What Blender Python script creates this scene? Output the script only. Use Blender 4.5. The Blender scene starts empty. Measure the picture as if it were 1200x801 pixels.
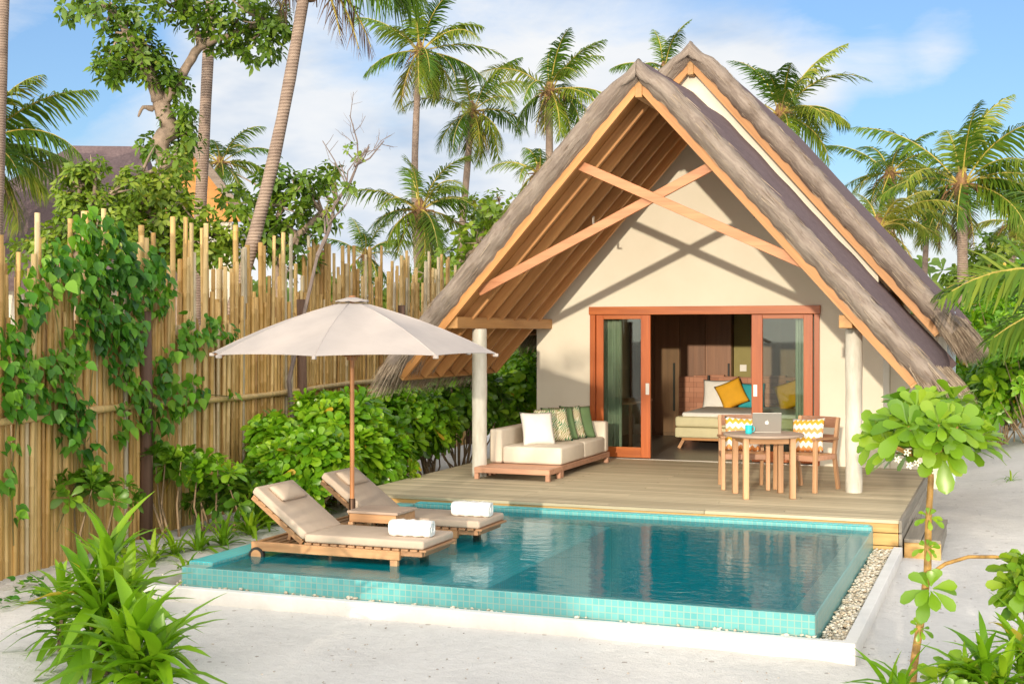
import bpy, bmesh, math, random
import numpy as np
from mathutils import Vector, Matrix, Quaternion
random.seed(7)
S = bpy.context.scene
COL = S.collection
R = math.radians
PI = math.pi

# ------------------------------------------------------------------ camera geometry
CAM = Vector((0.0, 0.0, 2.30))
YAW = R(20.9)
FPX = 1520.0           # focal length in pixels of the 1200 px wide photograph
HOR = 388.0            # row of the horizon
_F = Vector((-math.sin(YAW), math.cos(YAW), 0)); _R = Vector((math.cos(YAW), math.sin(YAW), 0))

def ray(u, v):
    return _F + _R * ((u - 600) / FPX) - Vector((0, 0, 1)) * ((v - HOR) / FPX)
def gz(u, v, z=0.0):
    d = ray(u, v); return CAM + d * ((z - CAM.z) / d.z)
def gd(u, v, dist):
    return CAM + ray(u, v) * dist

# ------------------------------------------------------------------ object helpers
def tag(o, label=None, cat=None, group=None, kind=None):
    if label: o['label'] = label
    if cat: o['category'] = cat
    if group: o['group'] = group
    if kind: o['kind'] = kind
    return o

def empty(name, loc=(0, 0, 0), rz=0.0, label=None, cat=None, group=None):
    o = bpy.data.objects.new(name, None)
    o.empty_display_size = 0.1
    o.location = loc; o.rotation_euler = (0, 0, rz)
    COL.objects.link(o)
    return tag(o, label, cat, group)

def link_mesh(name, me, mat, parent=None, loc=None):
    o = bpy.data.objects.new(name, me)
    if mat is not None: me.materials.append(mat)
    COL.objects.link(o)
    if parent is not None: o.parent = parent
    if loc is not None: o.location = loc
    return o

def copy_tree(o, parent=None):
    c = o.copy(); COL.objects.link(c)
    if parent is not None: c.parent = parent
    for ch in list(o.children): copy_tree(ch, c)
    return c

class MB:
    """collects shapes in one bmesh"""
    def __init__(self): self.bm = bmesh.new()
    def box(self, c, s, rot=None, bev=0.0, seg=1):
        b = bmesh.new()
        bmesh.ops.create_cube(b, size=1.0)
        for v in b.verts: v.co = Vector((v.co.x * s[0], v.co.y * s[1], v.co.z * s[2]))
        if bev > 0:
            bmesh.ops.bevel(b, geom=list(b.edges), offset=min(bev, min(s) * 0.49), segments=seg, affect='EDGES', profile=0.5)
        M = Matrix.Translation(Vector(c)) @ (rot.to_4x4() if rot is not None else Matrix.Identity(4))
        b.transform(M); self._add(b)
        return self
    def bx(self, x0, x1, y0, y1, z0, z1, bev=0.0, seg=1):
        return self.box(((x0 + x1) / 2, (y0 + y1) / 2, (z0 + z1) / 2), (x1 - x0, y1 - y0, z1 - z0), None, bev, seg)
    def beam(self, a, b, w, h, up=(0, 0, 1), bev=0.0, roll_mid=True):
        """a bar from a to b, w across, h along 'up'"""
        a = Vector(a); b = Vector(b); d = b - a
        x = d.normalized(); z = Vector(up); y = z.cross(x).normalized(); z = x.cross(y)
        m = Matrix((x, y, z)).transposed()
        return self.box((a + b) / 2, (d.length, w, h), m, bev)
    def _add(self, b):
        me = bpy.data.meshes.new('tmp'); b.to_mesh(me); b.free()
        self.bm.from_mesh(me); bpy.data.meshes.remove(me)
    def tube(self, pts, rad, n=8, cap=True):
        pts = [Vector(p) for p in pts]
        if not hasattr(rad, '__len__'): rad = [rad] * len(pts)
        rings = []; up = None
        for i, p in enumerate(pts):
            t = (pts[min(i + 1, len(pts) - 1)] - pts[max(i - 1, 0)]).normalized()
            if up is None: up = t.orthogonal().normalized()
            up = (up - t * up.dot(t)).normalized(); s = t.cross(up)
            rings.append([self.bm.verts.new(p + (up * math.cos(a) + s * math.sin(a)) * rad[i])
                          for a in (2 * PI * k / n for k in range(n))])
        for r0, r1 in zip(rings, rings[1:]):
            for k in range(n):
                self.bm.faces.new((r0[k], r0[(k + 1) % n], r1[(k + 1) % n], r1[k]))
        if cap:
            self.bm.faces.new(list(reversed(rings[0]))); self.bm.faces.new(rings[-1])
        return self
    def lathe(self, prof, n=24, c=(0, 0, 0)):
        c = Vector(c); rings = []
        for r, z in prof:
            rings.append([self.bm.verts.new(c + Vector((r * math.cos(2 * PI * k / n), r * math.sin(2 * PI * k / n), z))) for k in range(n)])
        for r0, r1 in zip(rings, rings[1:]):
            for k in range(n): self.bm.faces.new((r0[k], r0[(k + 1) % n], r1[(k + 1) % n], r1[k]))
        self.bm.faces.new(list(reversed(rings[0]))); self.bm.faces.new(rings[-1])
        return self
    def prism(self, poly, y0, y1, axis='y'):
        """poly in (a,b): axis y -> (x,z); axis x -> (y,z); axis z -> (x,y)"""
        def P(a, b, t):
            return Vector((a, t, b)) if axis == 'y' else Vector((t, a, b)) if axis == 'x' else Vector((a, b, t))
        A = [self.bm.verts.new(P(a, b, y0)) for a, b in poly]; B = [self.bm.verts.new(P(a, b, y1)) for a, b in poly]
        n = len(poly)
        self.bm.faces.new(A); self.bm.faces.new(list(reversed(B)))
        for k in range(n): self.bm.faces.new((A[k], B[k], B[(k + 1) % n], A[(k + 1) % n]))
        return self
    def grid(self, f, nu, nv, close=False):
        vs = [[self.bm.verts.new(f(i / nu, j / nv)) for j in range(nv + 1)] for i in range(nu + 1)]
        for i in range(nu):
            for j in range(nv):
                self.bm.faces.new((vs[i][j], vs[i + 1][j], vs[i + 1][j + 1], vs[i][j + 1]))
        return self
    def build(self, name, mat, parent=None, smooth=False, loc=None, angle=None):
        bmesh.ops.recalc_face_normals(self.bm, faces=list(self.bm.faces))
        me = bpy.data.meshes.new(name); self.bm.to_mesh(me); self.bm.free()
        if smooth:
            me.polygons.foreach_set('use_smooth', [True] * len(me.polygons))
            if angle: me.set_sharp_from_angle(angle=angle)
        return link_mesh(name, me, mat, parent, loc)

def rot(axis, deg): return Matrix.Rotation(R(deg), 3, axis)

def arr_mesh(name, V, Fc, mat, parent=None, rnd=None, smooth=False, loc=None):
    """numpy mesh: V (n,3), Fc (m,k); rnd (m,) per-face random number used by the colour ramps"""
    V = np.asarray(V, dtype=np.float32); Fc = np.asarray(Fc, dtype=np.int32)
    me = bpy.data.meshes.new(name)
    n, (m, k) = len(V), Fc.shape
    me.vertices.add(n); me.vertices.foreach_set('co', V.ravel())
    me.loops.add(m * k); me.loops.foreach_set('vertex_index', Fc.ravel())
    me.polygons.add(m); me.polygons.foreach_set('loop_start', np.arange(0, m * k, k, dtype=np.int32))
    if rnd is not None:
        a = me.attributes.new('rnd', 'FLOAT', 'FACE'); a.data.foreach_set('value', np.asarray(rnd, dtype=np.float32))
    if smooth: me.polygons.foreach_set('use_smooth', np.ones(m, dtype=bool))
    me.update(calc_edges=True); me.validate()
    return link_mesh(name, me, mat, parent, loc)

# ------------------------------------------------------------------ materials
def new_mat(name):
    m = bpy.data.materials.new(name); m.use_nodes = True
    nt = m.node_tree; nt.nodes.clear()
    out = nt.nodes.new('ShaderNodeOutputMaterial')
    b = nt.nodes.new('ShaderNodeBsdfPrincipled')
    nt.links.new(b.outputs[0], out.inputs[0])
    return m, nt, b, out
def N(nt, typ, **kw):
    n = nt.nodes.new('ShaderNode' + typ)
    for k, v in kw.items():
        if k in n.inputs: n.inputs[k].default_value = v
        else: setattr(n, k, v)
    return n
def L(nt, a, b): nt.links.new(a, b)
def ramp(nt, fac, stops):
    r = nt.nodes.new('ShaderNodeValToRGB')
    e = r.color_ramp.elements
    e[0].position, e[0].color = stops[0][0], (*stops[0][1], 1)
    e[1].position, e[1].color = stops[-1][0], (*stops[-1][1], 1)
    for p, c in stops[1:-1]:
        x = e.new(p); x.color = (*c, 1)
    L(nt, fac, r.inputs[0]); return r.outputs[0]
def coords(nt, scale=(1, 1, 1), kind='Object', rotz=(0, 0, 0)):
    t = N(nt, 'TexCoord'); mp = N(nt, 'Mapping'); mp.inputs['Scale'].default_value = scale; mp.inputs['Rotation'].default_value = rotz
    L(nt, t.outputs[kind], mp.inputs[0]); return mp.outputs[0]
def noise(nt, vec, scale, detail=4, rough=0.55, dist=0.0):
    n = N(nt, 'TexNoise', Scale=scale, Detail=detail, Roughness=rough, Distortion=dist); L(nt, vec, n.inputs['Vector']); return n.outputs['Fac']
def bump(nt, h, b, strength=0.3, dist=0.02):
    n = N(nt, 'Bump', Strength=strength, Distance=dist); L(nt, h, n.inputs['Height']); L(nt, n.outputs[0], b.inputs['Normal']); return n
def mixc(nt, fac, a, b, mode='MIX'):
    m = N(nt, 'Mix', data_type='RGBA', blend_type=mode)
    for sock, val in ((m.inputs[0], fac), (m.inputs[6], a), (m.inputs[7], b)):
        if isinstance(val, (int, float)): sock.default_value = val
        elif isinstance(val, tuple): sock.default_value = (*val, 1)
        else: L(nt, val, sock)
    return m.outputs[2]
def math_(nt, op, a, b=0.0, clamp=False):
    m = N(nt, 'Math', operation=op, use_clamp=clamp)
    for s, v in zip(m.inputs, (a, b)):
        if isinstance(v, (int, float)): s.default_value = v
        else: L(nt, v, s)
    return m.outputs[0]

def wood(name, dark, light, axis='x', rough=0.55, fine=1.0, boards=0.0):
    """timber: grain stretched along one object axis, a little variation from piece to piece"""
    m, nt, b, out = new_mat(name)
    sc = {'x': (1.2, 22, 22), 'y': (22, 1.2, 22), 'z': (22, 22, 1.2)}[axis]
    v = coords(nt, tuple(s * fine for s in sc))
    g = noise(nt, v, 1.0, 5, 0.6, 0.6)
    v2 = coords(nt, tuple(s * 0.22 * fine for s in sc)); g2 = noise(nt, v2, 1.0, 3, 0.5, 1.2)
    t = math_(nt, 'ADD', math_(nt, 'MULTIPLY', g, 0.6), math_(nt, 'MULTIPLY', g2, 0.4))
    c = ramp(nt, t, [(0.33, dark), (0.66, light)])
    at = N(nt, 'Attribute', attribute_name='rnd')
    oi = N(nt, 'ObjectInfo')
    k = math_(nt, 'ADD', 0.82, math_(nt, 'MULTIPLY', math_(nt, 'FRACT', math_(nt, 'ADD', oi.outputs['Random'], at.outputs['Fac'])), 0.34))
    mm = N(nt, 'Mix', data_type='RGBA', blend_type='MULTIPLY'); mm.inputs[0].default_value = 1
    cc = N(nt, 'CombineColor'); 
    for i in range(3): L(nt, k, cc.inputs[i])
    L(nt, c, mm.inputs[6]); L(nt, cc.outputs[0], mm.inputs[7])
    L(nt, mm.outputs[2], b.inputs['Base Color'])
    b.inputs['Roughness'].default_value = rough
    bump(nt, g, b, 0.25, 0.004)
    return m

def plain(name, col, rough=0.6, metal=0.0, var=0.12, scale=6.0, bmp=0.0, bscale=200.0, spec=0.5, sheen=0.0):
    m, nt, b, out = new_mat(name)
    v = coords(nt); g = noise(nt, v, scale, 4)
    lo = tuple(c * (1 - var) for c in col); hi = tuple(min(1, c * (1 + var)) for c in col)
    L(nt, ramp(nt, g, [(0.3, lo), (0.7, hi)]), b.inputs['Base Color'])
    b.inputs['Roughness'].default_value = rough; b.inputs['Metallic'].default_value = metal
    b.inputs['Specular IOR Level'].default_value = spec
    if sheen: b.inputs['Sheen Weight'].default_value = sheen
    if bmp: bump(nt, noise(nt, v, bscale, 3), b, bmp, 0.003)
    return m

def leafy(name, stops, rough=0.38, trans=0.35, spec=0.45):
    """leaves: colour from a per-leaf random number, some light passing through"""
    m, nt, b, out = new_mat(name)
    at = N(nt, 'Attribute', attribute_name='rnd')
    c = ramp(nt, at.outputs['Fac'], stops)
    L(nt, c, b.inputs['Base Color']); b.inputs['Roughness'].default_value = rough
    b.inputs['Specular IOR Level'].default_value = spec
    tr = N(nt, 'BsdfTranslucent')
    tc = mixc(nt, 1.0, c, (1.25, 1.3, 0.5), 'MULTIPLY'); L(nt, tc, tr.inputs['Color'])
    mx = N(nt, 'MixShader'); mx.inputs[0].default_value = trans
    L(nt, b.outputs[0], mx.inputs[1]); L(nt, tr.outputs[0], mx.inputs[2]); L(nt, mx.outputs[0], out.inputs[0])
    return m

def tile_mat(name, horizontal):
    m, nt, b, out = new_mat(name)
    t = N(nt, 'TexCoord'); sp = N(nt, 'SeparateXYZ'); L(nt, t.outputs['Object'], sp.inputs[0])
    cb = N(nt, 'CombineXYZ')
    if horizontal:
        L(nt, sp.outputs[0], cb.inputs[0]); L(nt, sp.outputs[1], cb.inputs[1])
    else:
        L(nt, math_(nt, 'ADD', sp.outputs[0], sp.outputs[1]), cb.inputs[0]); L(nt, sp.outputs[2], cb.inputs[1])
    br = N(nt, 'TexBrick', offset=0.0, squash=1.0)
    br.inputs['Scale'].default_value = 1.0; br.inputs['Mortar Size'].default_value = 0.0042; br.inputs['Mortar Smooth'].default_value = 0.2
    br.inputs['Brick Width'].default_value = 0.05; br.inputs['Row Height'].default_value = 0.05; br.inputs['Bias'].default_value = 0.0
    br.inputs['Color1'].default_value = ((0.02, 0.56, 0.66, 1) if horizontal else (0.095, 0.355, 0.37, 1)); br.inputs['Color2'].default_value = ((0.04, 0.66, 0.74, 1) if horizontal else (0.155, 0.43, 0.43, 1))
    br.inputs['Mortar'].default_value = (0.30, 0.40, 0.34, 1)
    L(nt, cb.outputs[0], br.inputs['Vector'])
    big = noise(nt, t.outputs['Object'], 1.7, 4)
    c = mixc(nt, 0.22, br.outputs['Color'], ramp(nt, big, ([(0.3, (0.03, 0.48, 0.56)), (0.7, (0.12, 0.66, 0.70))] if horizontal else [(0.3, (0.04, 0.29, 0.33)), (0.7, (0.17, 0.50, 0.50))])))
    L(nt, c, b.inputs['Base Color']); b.inputs['Roughness'].default_value = 0.28
    bump(nt, br.outputs['Fac'], b, -0.25, 0.002)
    return m

M = {}
M['orange_wood'] = wood('roof_timber', (0.36, 0.15, 0.04), (0.56, 0.27, 0.085), 'x', 0.5)
M['soffit_wood'] = wood('soffit_timber', (0.44, 0.205, 0.07), (0.63, 0.33, 0.125), 'x', 0.6)
M['brace_wood'] = wood('brace_timber', (0.36, 0.14, 0.058), (0.53, 0.23, 0.105), 'x', 0.5)
M['beam_wood'] = wood('beam_timber', (0.36, 0.18, 0.06), (0.55, 0.30, 0.11), 'y', 0.55)
M['door_wood'] = wood('door_timber', (0.34, 0.075, 0.018), (0.50, 0.13, 0.03), 'z', 0.32)
M['door_wood_x'] = wood('door_timber_across', (0.34, 0.085, 0.02), (0.52, 0.15, 0.035), 'x', 0.32)
M['teak_x'] = wood('teak_along', (0.36, 0.18, 0.08), (0.56, 0.32, 0.16), 'x', 0.5)
M['teak_z'] = wood('teak_upright', (0.42, 0.22, 0.11), (0.62, 0.38, 0.21), 'z', 0.5)
M['teak_y'] = wood('teak_across', (0.33, 0.17, 0.085), (0.52, 0.29, 0.155), 'y', 0.5)
M['red_teak'] = wood('red_teak', (0.38, 0.19, 0.115), (0.56, 0.31, 0.20), 'x', 0.5)
M['grey_teak'] = wood('weathered_teak', (0.34, 0.25, 0.195), (0.52, 0.40, 0.315), 'x', 0.6)
M['pole_wood'] = wood('pole_varnished_wood', (0.36, 0.14, 0.05), (0.55, 0.25, 0.10), 'z', 0.4)
M['wardrobe'] = wood('dark_wardrobe_veneer', (0.16, 0.068, 0.030), (0.27, 0.12, 0.055), 'z', 0.4, 0.6)
M['deck'] = wood('deck_boards', (0.35, 0.295, 0.19), (0.55, 0.475, 0.33), 'x', 0.65)
M['fascia'] = wood('deck_fascia_boards', (0.42, 0.235, 0.07), (0.64, 0.41, 0.15), 'x', 0.55, 0.8)
M['step_wood'] = wood('weathered_step_boards', (0.21, 0.185, 0.15), (0.36, 0.32, 0.26), 'y', 0.7)
M['post_dark'] = wood('dark_fence_post', (0.085, 0.045, 0.030), (0.19, 0.11, 0.075), 'z', 0.75)
M['canvas'] = plain('parasol_canvas', (0.48, 0.425, 0.395), 0.8, var=0.04, bmp=0.15, bscale=300)
M['mattress'] = plain('taupe_mattress_fabric', (0.50, 0.40, 0.315), 0.85, var=0.06, bmp=0.3, bscale=350)
M['cream_fabric'] = plain('cream_sofa_fabric', (0.72, 0.64, 0.53), 0.85, var=0.04, bmp=0.25, bscale=260)
M['white_fabric'] = plain('white_fabric', (0.78, 0.76, 0.72), 0.85, var=0.04, bmp=0.25, bscale=200)
M['towel'] = plain('white_towelling', (0.84, 0.83, 0.81), 0.95, var=0.03, bmp=0.7, bscale=420)
M['green_fabric'] = plain('sage_green_fabric', (0.14, 0.23, 0.10), 0.85, var=0.08, bmp=0.25, bscale=260)
M['yellow_fabric'] = plain('mustard_yellow_fabric', (0.70, 0.36, 0.015), 0.8, var=0.08, bmp=0.3, bscale=220)
M['teal_fabric'] = plain('turquoise_fabric', (0.03, 0.36, 0.40), 0.8, var=0.08, bmp=0.2, bscale=220)
M['olive_fabric'] = plain('pale_olive_upholstery', (0.62, 0.57, 0.36), 0.8, var=0.05, bmp=0.2, bscale=220)
M['curtain'] = plain('grey_green_curtain', (0.42, 0.46, 0.40), 0.9, var=0.05, bmp=0.1)
M['black'] = plain('black_rubber', (0.02, 0.018, 0.016), 0.6)
M['bronze'] = plain('dark_bronze_metal', (0.09, 0.05, 0.03), 0.4, 0.7)
M['steel'] = plain('brushed_metal', (0.62, 0.60, 0.56), 0.3, 0.9, var=0.05)
M['laptop'] = plain('laptop_aluminium', (0.42, 0.40, 0.37), 0.38, 0.75, var=0.03)
M['logo'] = plain('pale_logo', (0.9, 0.9, 0.88), 0.4, 0.0, var=0.01)
M['mug'] = plain('turquoise_ceramic', (0.03, 0.50, 0.56), 0.25, var=0.04)
M['white_paint'] = plain('white_plastic', (0.78, 0.76, 0.70), 0.4, var=0.03)
M['floor_grey'] = plain('grey_polished_floor', (0.20, 0.185, 0.17), 0.35, var=0.1, scale=2)
M['olive_wall'] = plain('olive_interior_plaster', (0.30, 0.26, 0.10), 0.85, var=0.05)
M['ceiling'] = plain('interior_ceiling', (0.55, 0.48, 0.38), 0.9, var=0.03)
M['blue_post'] = plain('pale_blue_paint', (0.50, 0.60, 0.68), 0.55, var=0.05)
M['bark'] = plain('grey_brown_bark', (0.27, 0.20, 0.15), 0.9, var=0.35, scale=9, bmp=0.8, bscale=40)
M['twig'] = plain('bare_twig_bark', (0.21, 0.165, 0.15), 0.9, var=0.2, scale=9)
M['shrub_stem'] = plain('shrub_stem', (0.24, 0.17, 0.10), 0.85, var=0.2, scale=12)
M['amber_stem'] = plain('amber_stem', (0.36, 0.20, 0.05), 0.6, var=0.5, scale=14, bmp=0.5, bscale=60)
M['vine_stem'] = plain('vine_stem', (0.20, 0.17, 0.06), 0.8, var=0.2)
M['flower'] = plain('small_white_petals', (0.85, 0.84, 0.72), 0.6, var=0.04)
M['orange_board'] = wood('orange_gable_boards', (0.48, 0.20, 0.04), (0.66, 0.30, 0.07), 'x', 0.6)

def plaster():
    m, nt, b, out = new_mat('cream_plaster')
    v = coords(nt); g = noise(nt, v, 0.9, 6, 0.6); g2 = noise(nt, v, 60, 4)
    c = ramp(nt, g, [(0.28, (0.71, 0.655, 0.54)), (0.72, (0.79, 0.74, 0.63))])
    L(nt, c, b.inputs['Base Color']); b.inputs['Roughness'].default_value = 0.9
    bump(nt, g2, b, 0.25, 0.004); return m
M['plaster'] = plaster()

def column_mat():
    m, nt, b, out = new_mat('rough_grey_column')
    v = coords(nt, (6, 6, 1.4)); g = noise(nt, v, 1.6, 6, 0.65); g2 = noise(nt, coords(nt), 45, 4)
    c = ramp(nt, g, [(0.3, (0.46, 0.435, 0.37)), (0.5, (0.58, 0.555, 0.485)), (0.72, (0.70, 0.675, 0.61))])
    L(nt, c, b.inputs['Base Color']); b.inputs['Roughness'].default_value = 0.85
    bump(nt, g2, b, 0.4, 0.006); return m
M['column'] = column_mat()

def thatch(name, dark, light, sc, bs=0.9):
    m, nt, b, out = new_mat(name)
    v = coords(nt, sc); g = noise(nt, v, 1.0, 6, 0.65, 0.4)
    g2 = noise(nt, coords(nt), 2.2, 4)
    t = math_(nt, 'ADD', math_(nt, 'MULTIPLY', g, 0.7), math_(nt, 'MULTIPLY', g2, 0.3))
    at = N(nt, 'Attribute', attribute_name='rnd')
    t = math_(nt, 'ADD', t, math_(nt, 'MULTIPLY', math_(nt, 'SUBTRACT', at.outputs['Fac'], 0.5), 0.25))
    mid = tuple((a + c) / 2 for a, c in zip(dark, light))
    L(nt, ramp(nt, t, [(0.30, dark), (0.48, mid), (0.70, light)]), b.inputs['Base Color'])
    b.inputs['Roughness'].default_value = 0.95; b.inputs['Specular IOR Level'].default_value = 0.15
    bump(nt, g, b, bs, 0.03); return m
# in roof-part coordinates: x runs down the slope, y along the ridge
M['thatch_top'] = thatch('thatch_roof_face', (0.135, 0.098, 0.104), (0.235, 0.172, 0.178), (18, 22, 18), 0.35)
M['thatch_roll'] = thatch('thatch_edge_roll', (0.215, 0.172, 0.146), (0.40, 0.34, 0.29), (3, 20, 20), 0.8)
M['straw'] = thatch('straw_fringe', (0.16, 0.115, 0.085), (0.44, 0.36, 0.275), (8, 8, 8), 0.2)

def bamboo_mat():
    m, nt, b, out = new_mat('split_bamboo')
    at = N(nt, 'Attribute', attribute_name='rnd')
    v = coords(nt, (18, 18, 0.9)); g = noise(nt, v, 1.0, 4, 0.6)
    c = ramp(nt, at.outputs['Fac'], [(0.0, (0.33, 0.17, 0.05)), (0.3, (0.50, 0.305, 0.095)), (0.6, (0.62, 0.41, 0.15)), (0.85, (0.69, 0.51, 0.24)), (1.0, (0.60, 0.53, 0.40))])
    c = mixc(nt, 0.55, c, mixc(nt, 1.0, c, ramp(nt, g, [(0.3, (0.45, 0.42, 0.40)), (0.7, (1.25, 1.2, 1.1))]), 'MULTIPLY'))
    L(nt, c, b.inputs['Base Color']); b.inputs['Roughness'].default_value = 0.5
    return m
M['bamboo'] = bamboo_mat()

def palm_trunk():
    m, nt, b, out = new_mat('ringed_palm_trunk')
    t = N(nt, 'TexCoord'); v = coords(nt, (3, 3, 3)); g = noise(nt, v, 1.5, 5)
    w = N(nt, 'TexWave', wave_type='BANDS', bands_direction='Z'); w.inputs['Scale'].default_value = 7.0
    w.inputs['Distortion'].default_value = 1.5; w.inputs['Detail'].default_value = 2
    L(nt, t.outputs['Object'], w.inputs['Vector'])
    tt = math_(nt, 'ADD', math_(nt, 'MULTIPLY', w.outputs['Fac'], 0.22), math_(nt, 'MULTIPLY', g, 0.78))
    L(nt, ramp(nt, tt, [(0.2, (0.15, 0.105, 0.085)), (0.5, (0.29, 0.21, 0.165)), (0.8, (0.42, 0.32, 0.25))]), b.inputs['Base Color'])
    b.inputs['Roughness'].default_value = 0.9
    bump(nt, w.outputs['Fac'], b, 0.6, 0.03); return m
M['palm_trunk'] = palm_trunk()

G = lambda *a: a
M['palm_leaf'] = leafy('palm_leaflets', [(0, (0.03, 0.08, 0.010)), (0.4, (0.075, 0.15, 0.012)), (0.72, (0.18, 0.24, 0.022)), (0.93, (0.32, 0.30, 0.045)), (1, (0.26, 0.16, 0.05))], 0.5, 0.22, 0.25)
M['palm_leaf_yellow'] = leafy('yellowish_palm_leaflets', [(0, (0.10, 0.17, 0.015)), (0.5, (0.20, 0.25, 0.03)), (1, (0.36, 0.30, 0.05))], 0.36, 0.35)
M['palm_dead'] = leafy('dead_palm_leaflets', [(0, (0.06, 0.036, 0.028)), (0.6, (0.14, 0.085, 0.058)), (1, (0.25, 0.155, 0.09))], 0.8, 0.15)
M['palm_rib'] = plain('palm_frond_ribs', (0.42, 0.33, 0.07), 0.5, var=0.3)
M['palm_husk'] = plain('palm_crown_husk', (0.21, 0.115, 0.05), 0.9, var=0.5, scale=12)
M['naupaka'] = leafy('naupaka_leaves', [(0, (0.06, 0.18, 0.008)), (0.45, (0.15, 0.35, 0.014)), (0.85, (0.30, 0.49, 0.022)), (0.97, (0.34, 0.46, 0.03)), (1, (0.55, 0.36, 0.03))], 0.3, 0.32, 0.5)
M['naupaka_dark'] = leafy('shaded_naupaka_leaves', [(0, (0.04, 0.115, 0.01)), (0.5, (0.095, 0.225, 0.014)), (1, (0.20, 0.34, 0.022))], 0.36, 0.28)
M['naupaka_tree'] = leafy('naupaka_tree_leaves', [(0, (0.09, 0.22, 0.014)), (0.5, (0.19, 0.35, 0.020)), (0.92, (0.31, 0.44, 0.032)), (1, (0.62, 0.44, 0.04))], 0.30, 0.32, 0.5)
M['strap'] = leafy('strap_leaves', [(0, (0.09, 0.23, 0.008)), (0.5, (0.19, 0.37, 0.014)), (0.93, (0.32, 0.46, 0.025)), (1, (0.52, 0.42, 0.035))], 0.34, 0.38)
M['vine'] = leafy('vine_leaves', [(0, (0.025, 0.11, 0.014)), (0.4, (0.075, 0.24, 0.018)), (0.8, (0.19, 0.40, 0.026)), (1, (0.24, 0.40, 0.035))], 0.4, 0.3)
M['tree_leaf'] = leafy('broad_tree_leaves', [(0, (0.05, 0.115, 0.010)), (0.5, (0.105, 0.20, 0.016)), (0.9, (0.19, 0.28, 0.022)), (1, (0.22, 0.25, 0.03))], 0.4, 0.3)
M['scrub_leaf'] = leafy('scrub_leaves', [(0, (0.08, 0.16, 0.014)), (0.5, (0.16, 0.26, 0.02)), (0.9, (0.27, 0.34, 0.032)), (1, (0.30, 0.28, 0.04))], 0.45, 0.3)
M['far_leaf'] = leafy('far_leaves', [(0, (0.05, 0.105, 0.016)), (0.6, (0.10, 0.175, 0.025)), (1, (0.18, 0.235, 0.035))], 0.5, 0.25)
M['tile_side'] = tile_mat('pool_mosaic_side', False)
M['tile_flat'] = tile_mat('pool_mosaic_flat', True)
M['tile_ledge'] = M['tile_flat'].copy(); _b = [n for n in M['tile_ledge'].node_tree.nodes if n.type == 'TEX_BRICK'][0]; _b.inputs['Color1'].default_value = (0.16, 0.74, 0.78, 1); _b.inputs['Color2'].default_value = (0.24, 0.82, 0.84, 1)  # lighter copy of the floor mosaic, shallow-water brightness put into its colour

def kerb_mat():
    m, nt, b, out = new_mat('white_kerb_paint_with_sand_splash')
    v = coords(nt); g = noise(nt, v, 4, 6, 0.65); g2 = noise(nt, v, 30, 5, 0.7)
    c = ramp(nt, g, [(0.3, (0.67, 0.655, 0.635)), (0.7, (0.755, 0.745, 0.73))])
    sp = N(nt, 'SeparateXYZ'); tc_ = N(nt, 'TexCoord'); L(nt, tc_.outputs['Object'], sp.inputs[0])
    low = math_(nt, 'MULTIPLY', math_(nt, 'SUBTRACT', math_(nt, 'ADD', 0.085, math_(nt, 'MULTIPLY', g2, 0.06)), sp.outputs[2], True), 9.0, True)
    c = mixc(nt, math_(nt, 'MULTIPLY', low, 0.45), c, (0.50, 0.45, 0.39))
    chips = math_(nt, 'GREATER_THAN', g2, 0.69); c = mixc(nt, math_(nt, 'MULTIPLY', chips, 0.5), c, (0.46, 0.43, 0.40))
    L(nt, c, b.inputs['Base Color']); b.inputs['Roughness'].default_value = 0.85; bump(nt, g2, b, 0.4, 0.006); return m
M['kerb'] = kerb_mat()

def glass_mat():
    m, nt, b, out = new_mat('door_glass'); nt.nodes.remove(b)
    tr = N(nt, 'BsdfTransparent'); tr.inputs['Color'].default_value = (0.80, 0.86, 0.80, 1)
    gl = N(nt, 'BsdfGlossy'); gl.inputs['Roughness'].default_value = 0.02; gl.inputs['Color'].default_value = (0.95, 1, 0.98, 1)
    fr = N(nt, 'Fresnel'); fr.inputs['IOR'].default_value = 1.55
    mx = N(nt, 'MixShader'); L(nt, fr.outputs[0], mx.inputs[0]); L(nt, tr.outputs[0], mx.inputs[1]); L(nt, gl.outputs[0], mx.inputs[2])
    L(nt, mx.outputs[0], out.inputs[0]); return m
M['glass'] = glass_mat()

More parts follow.
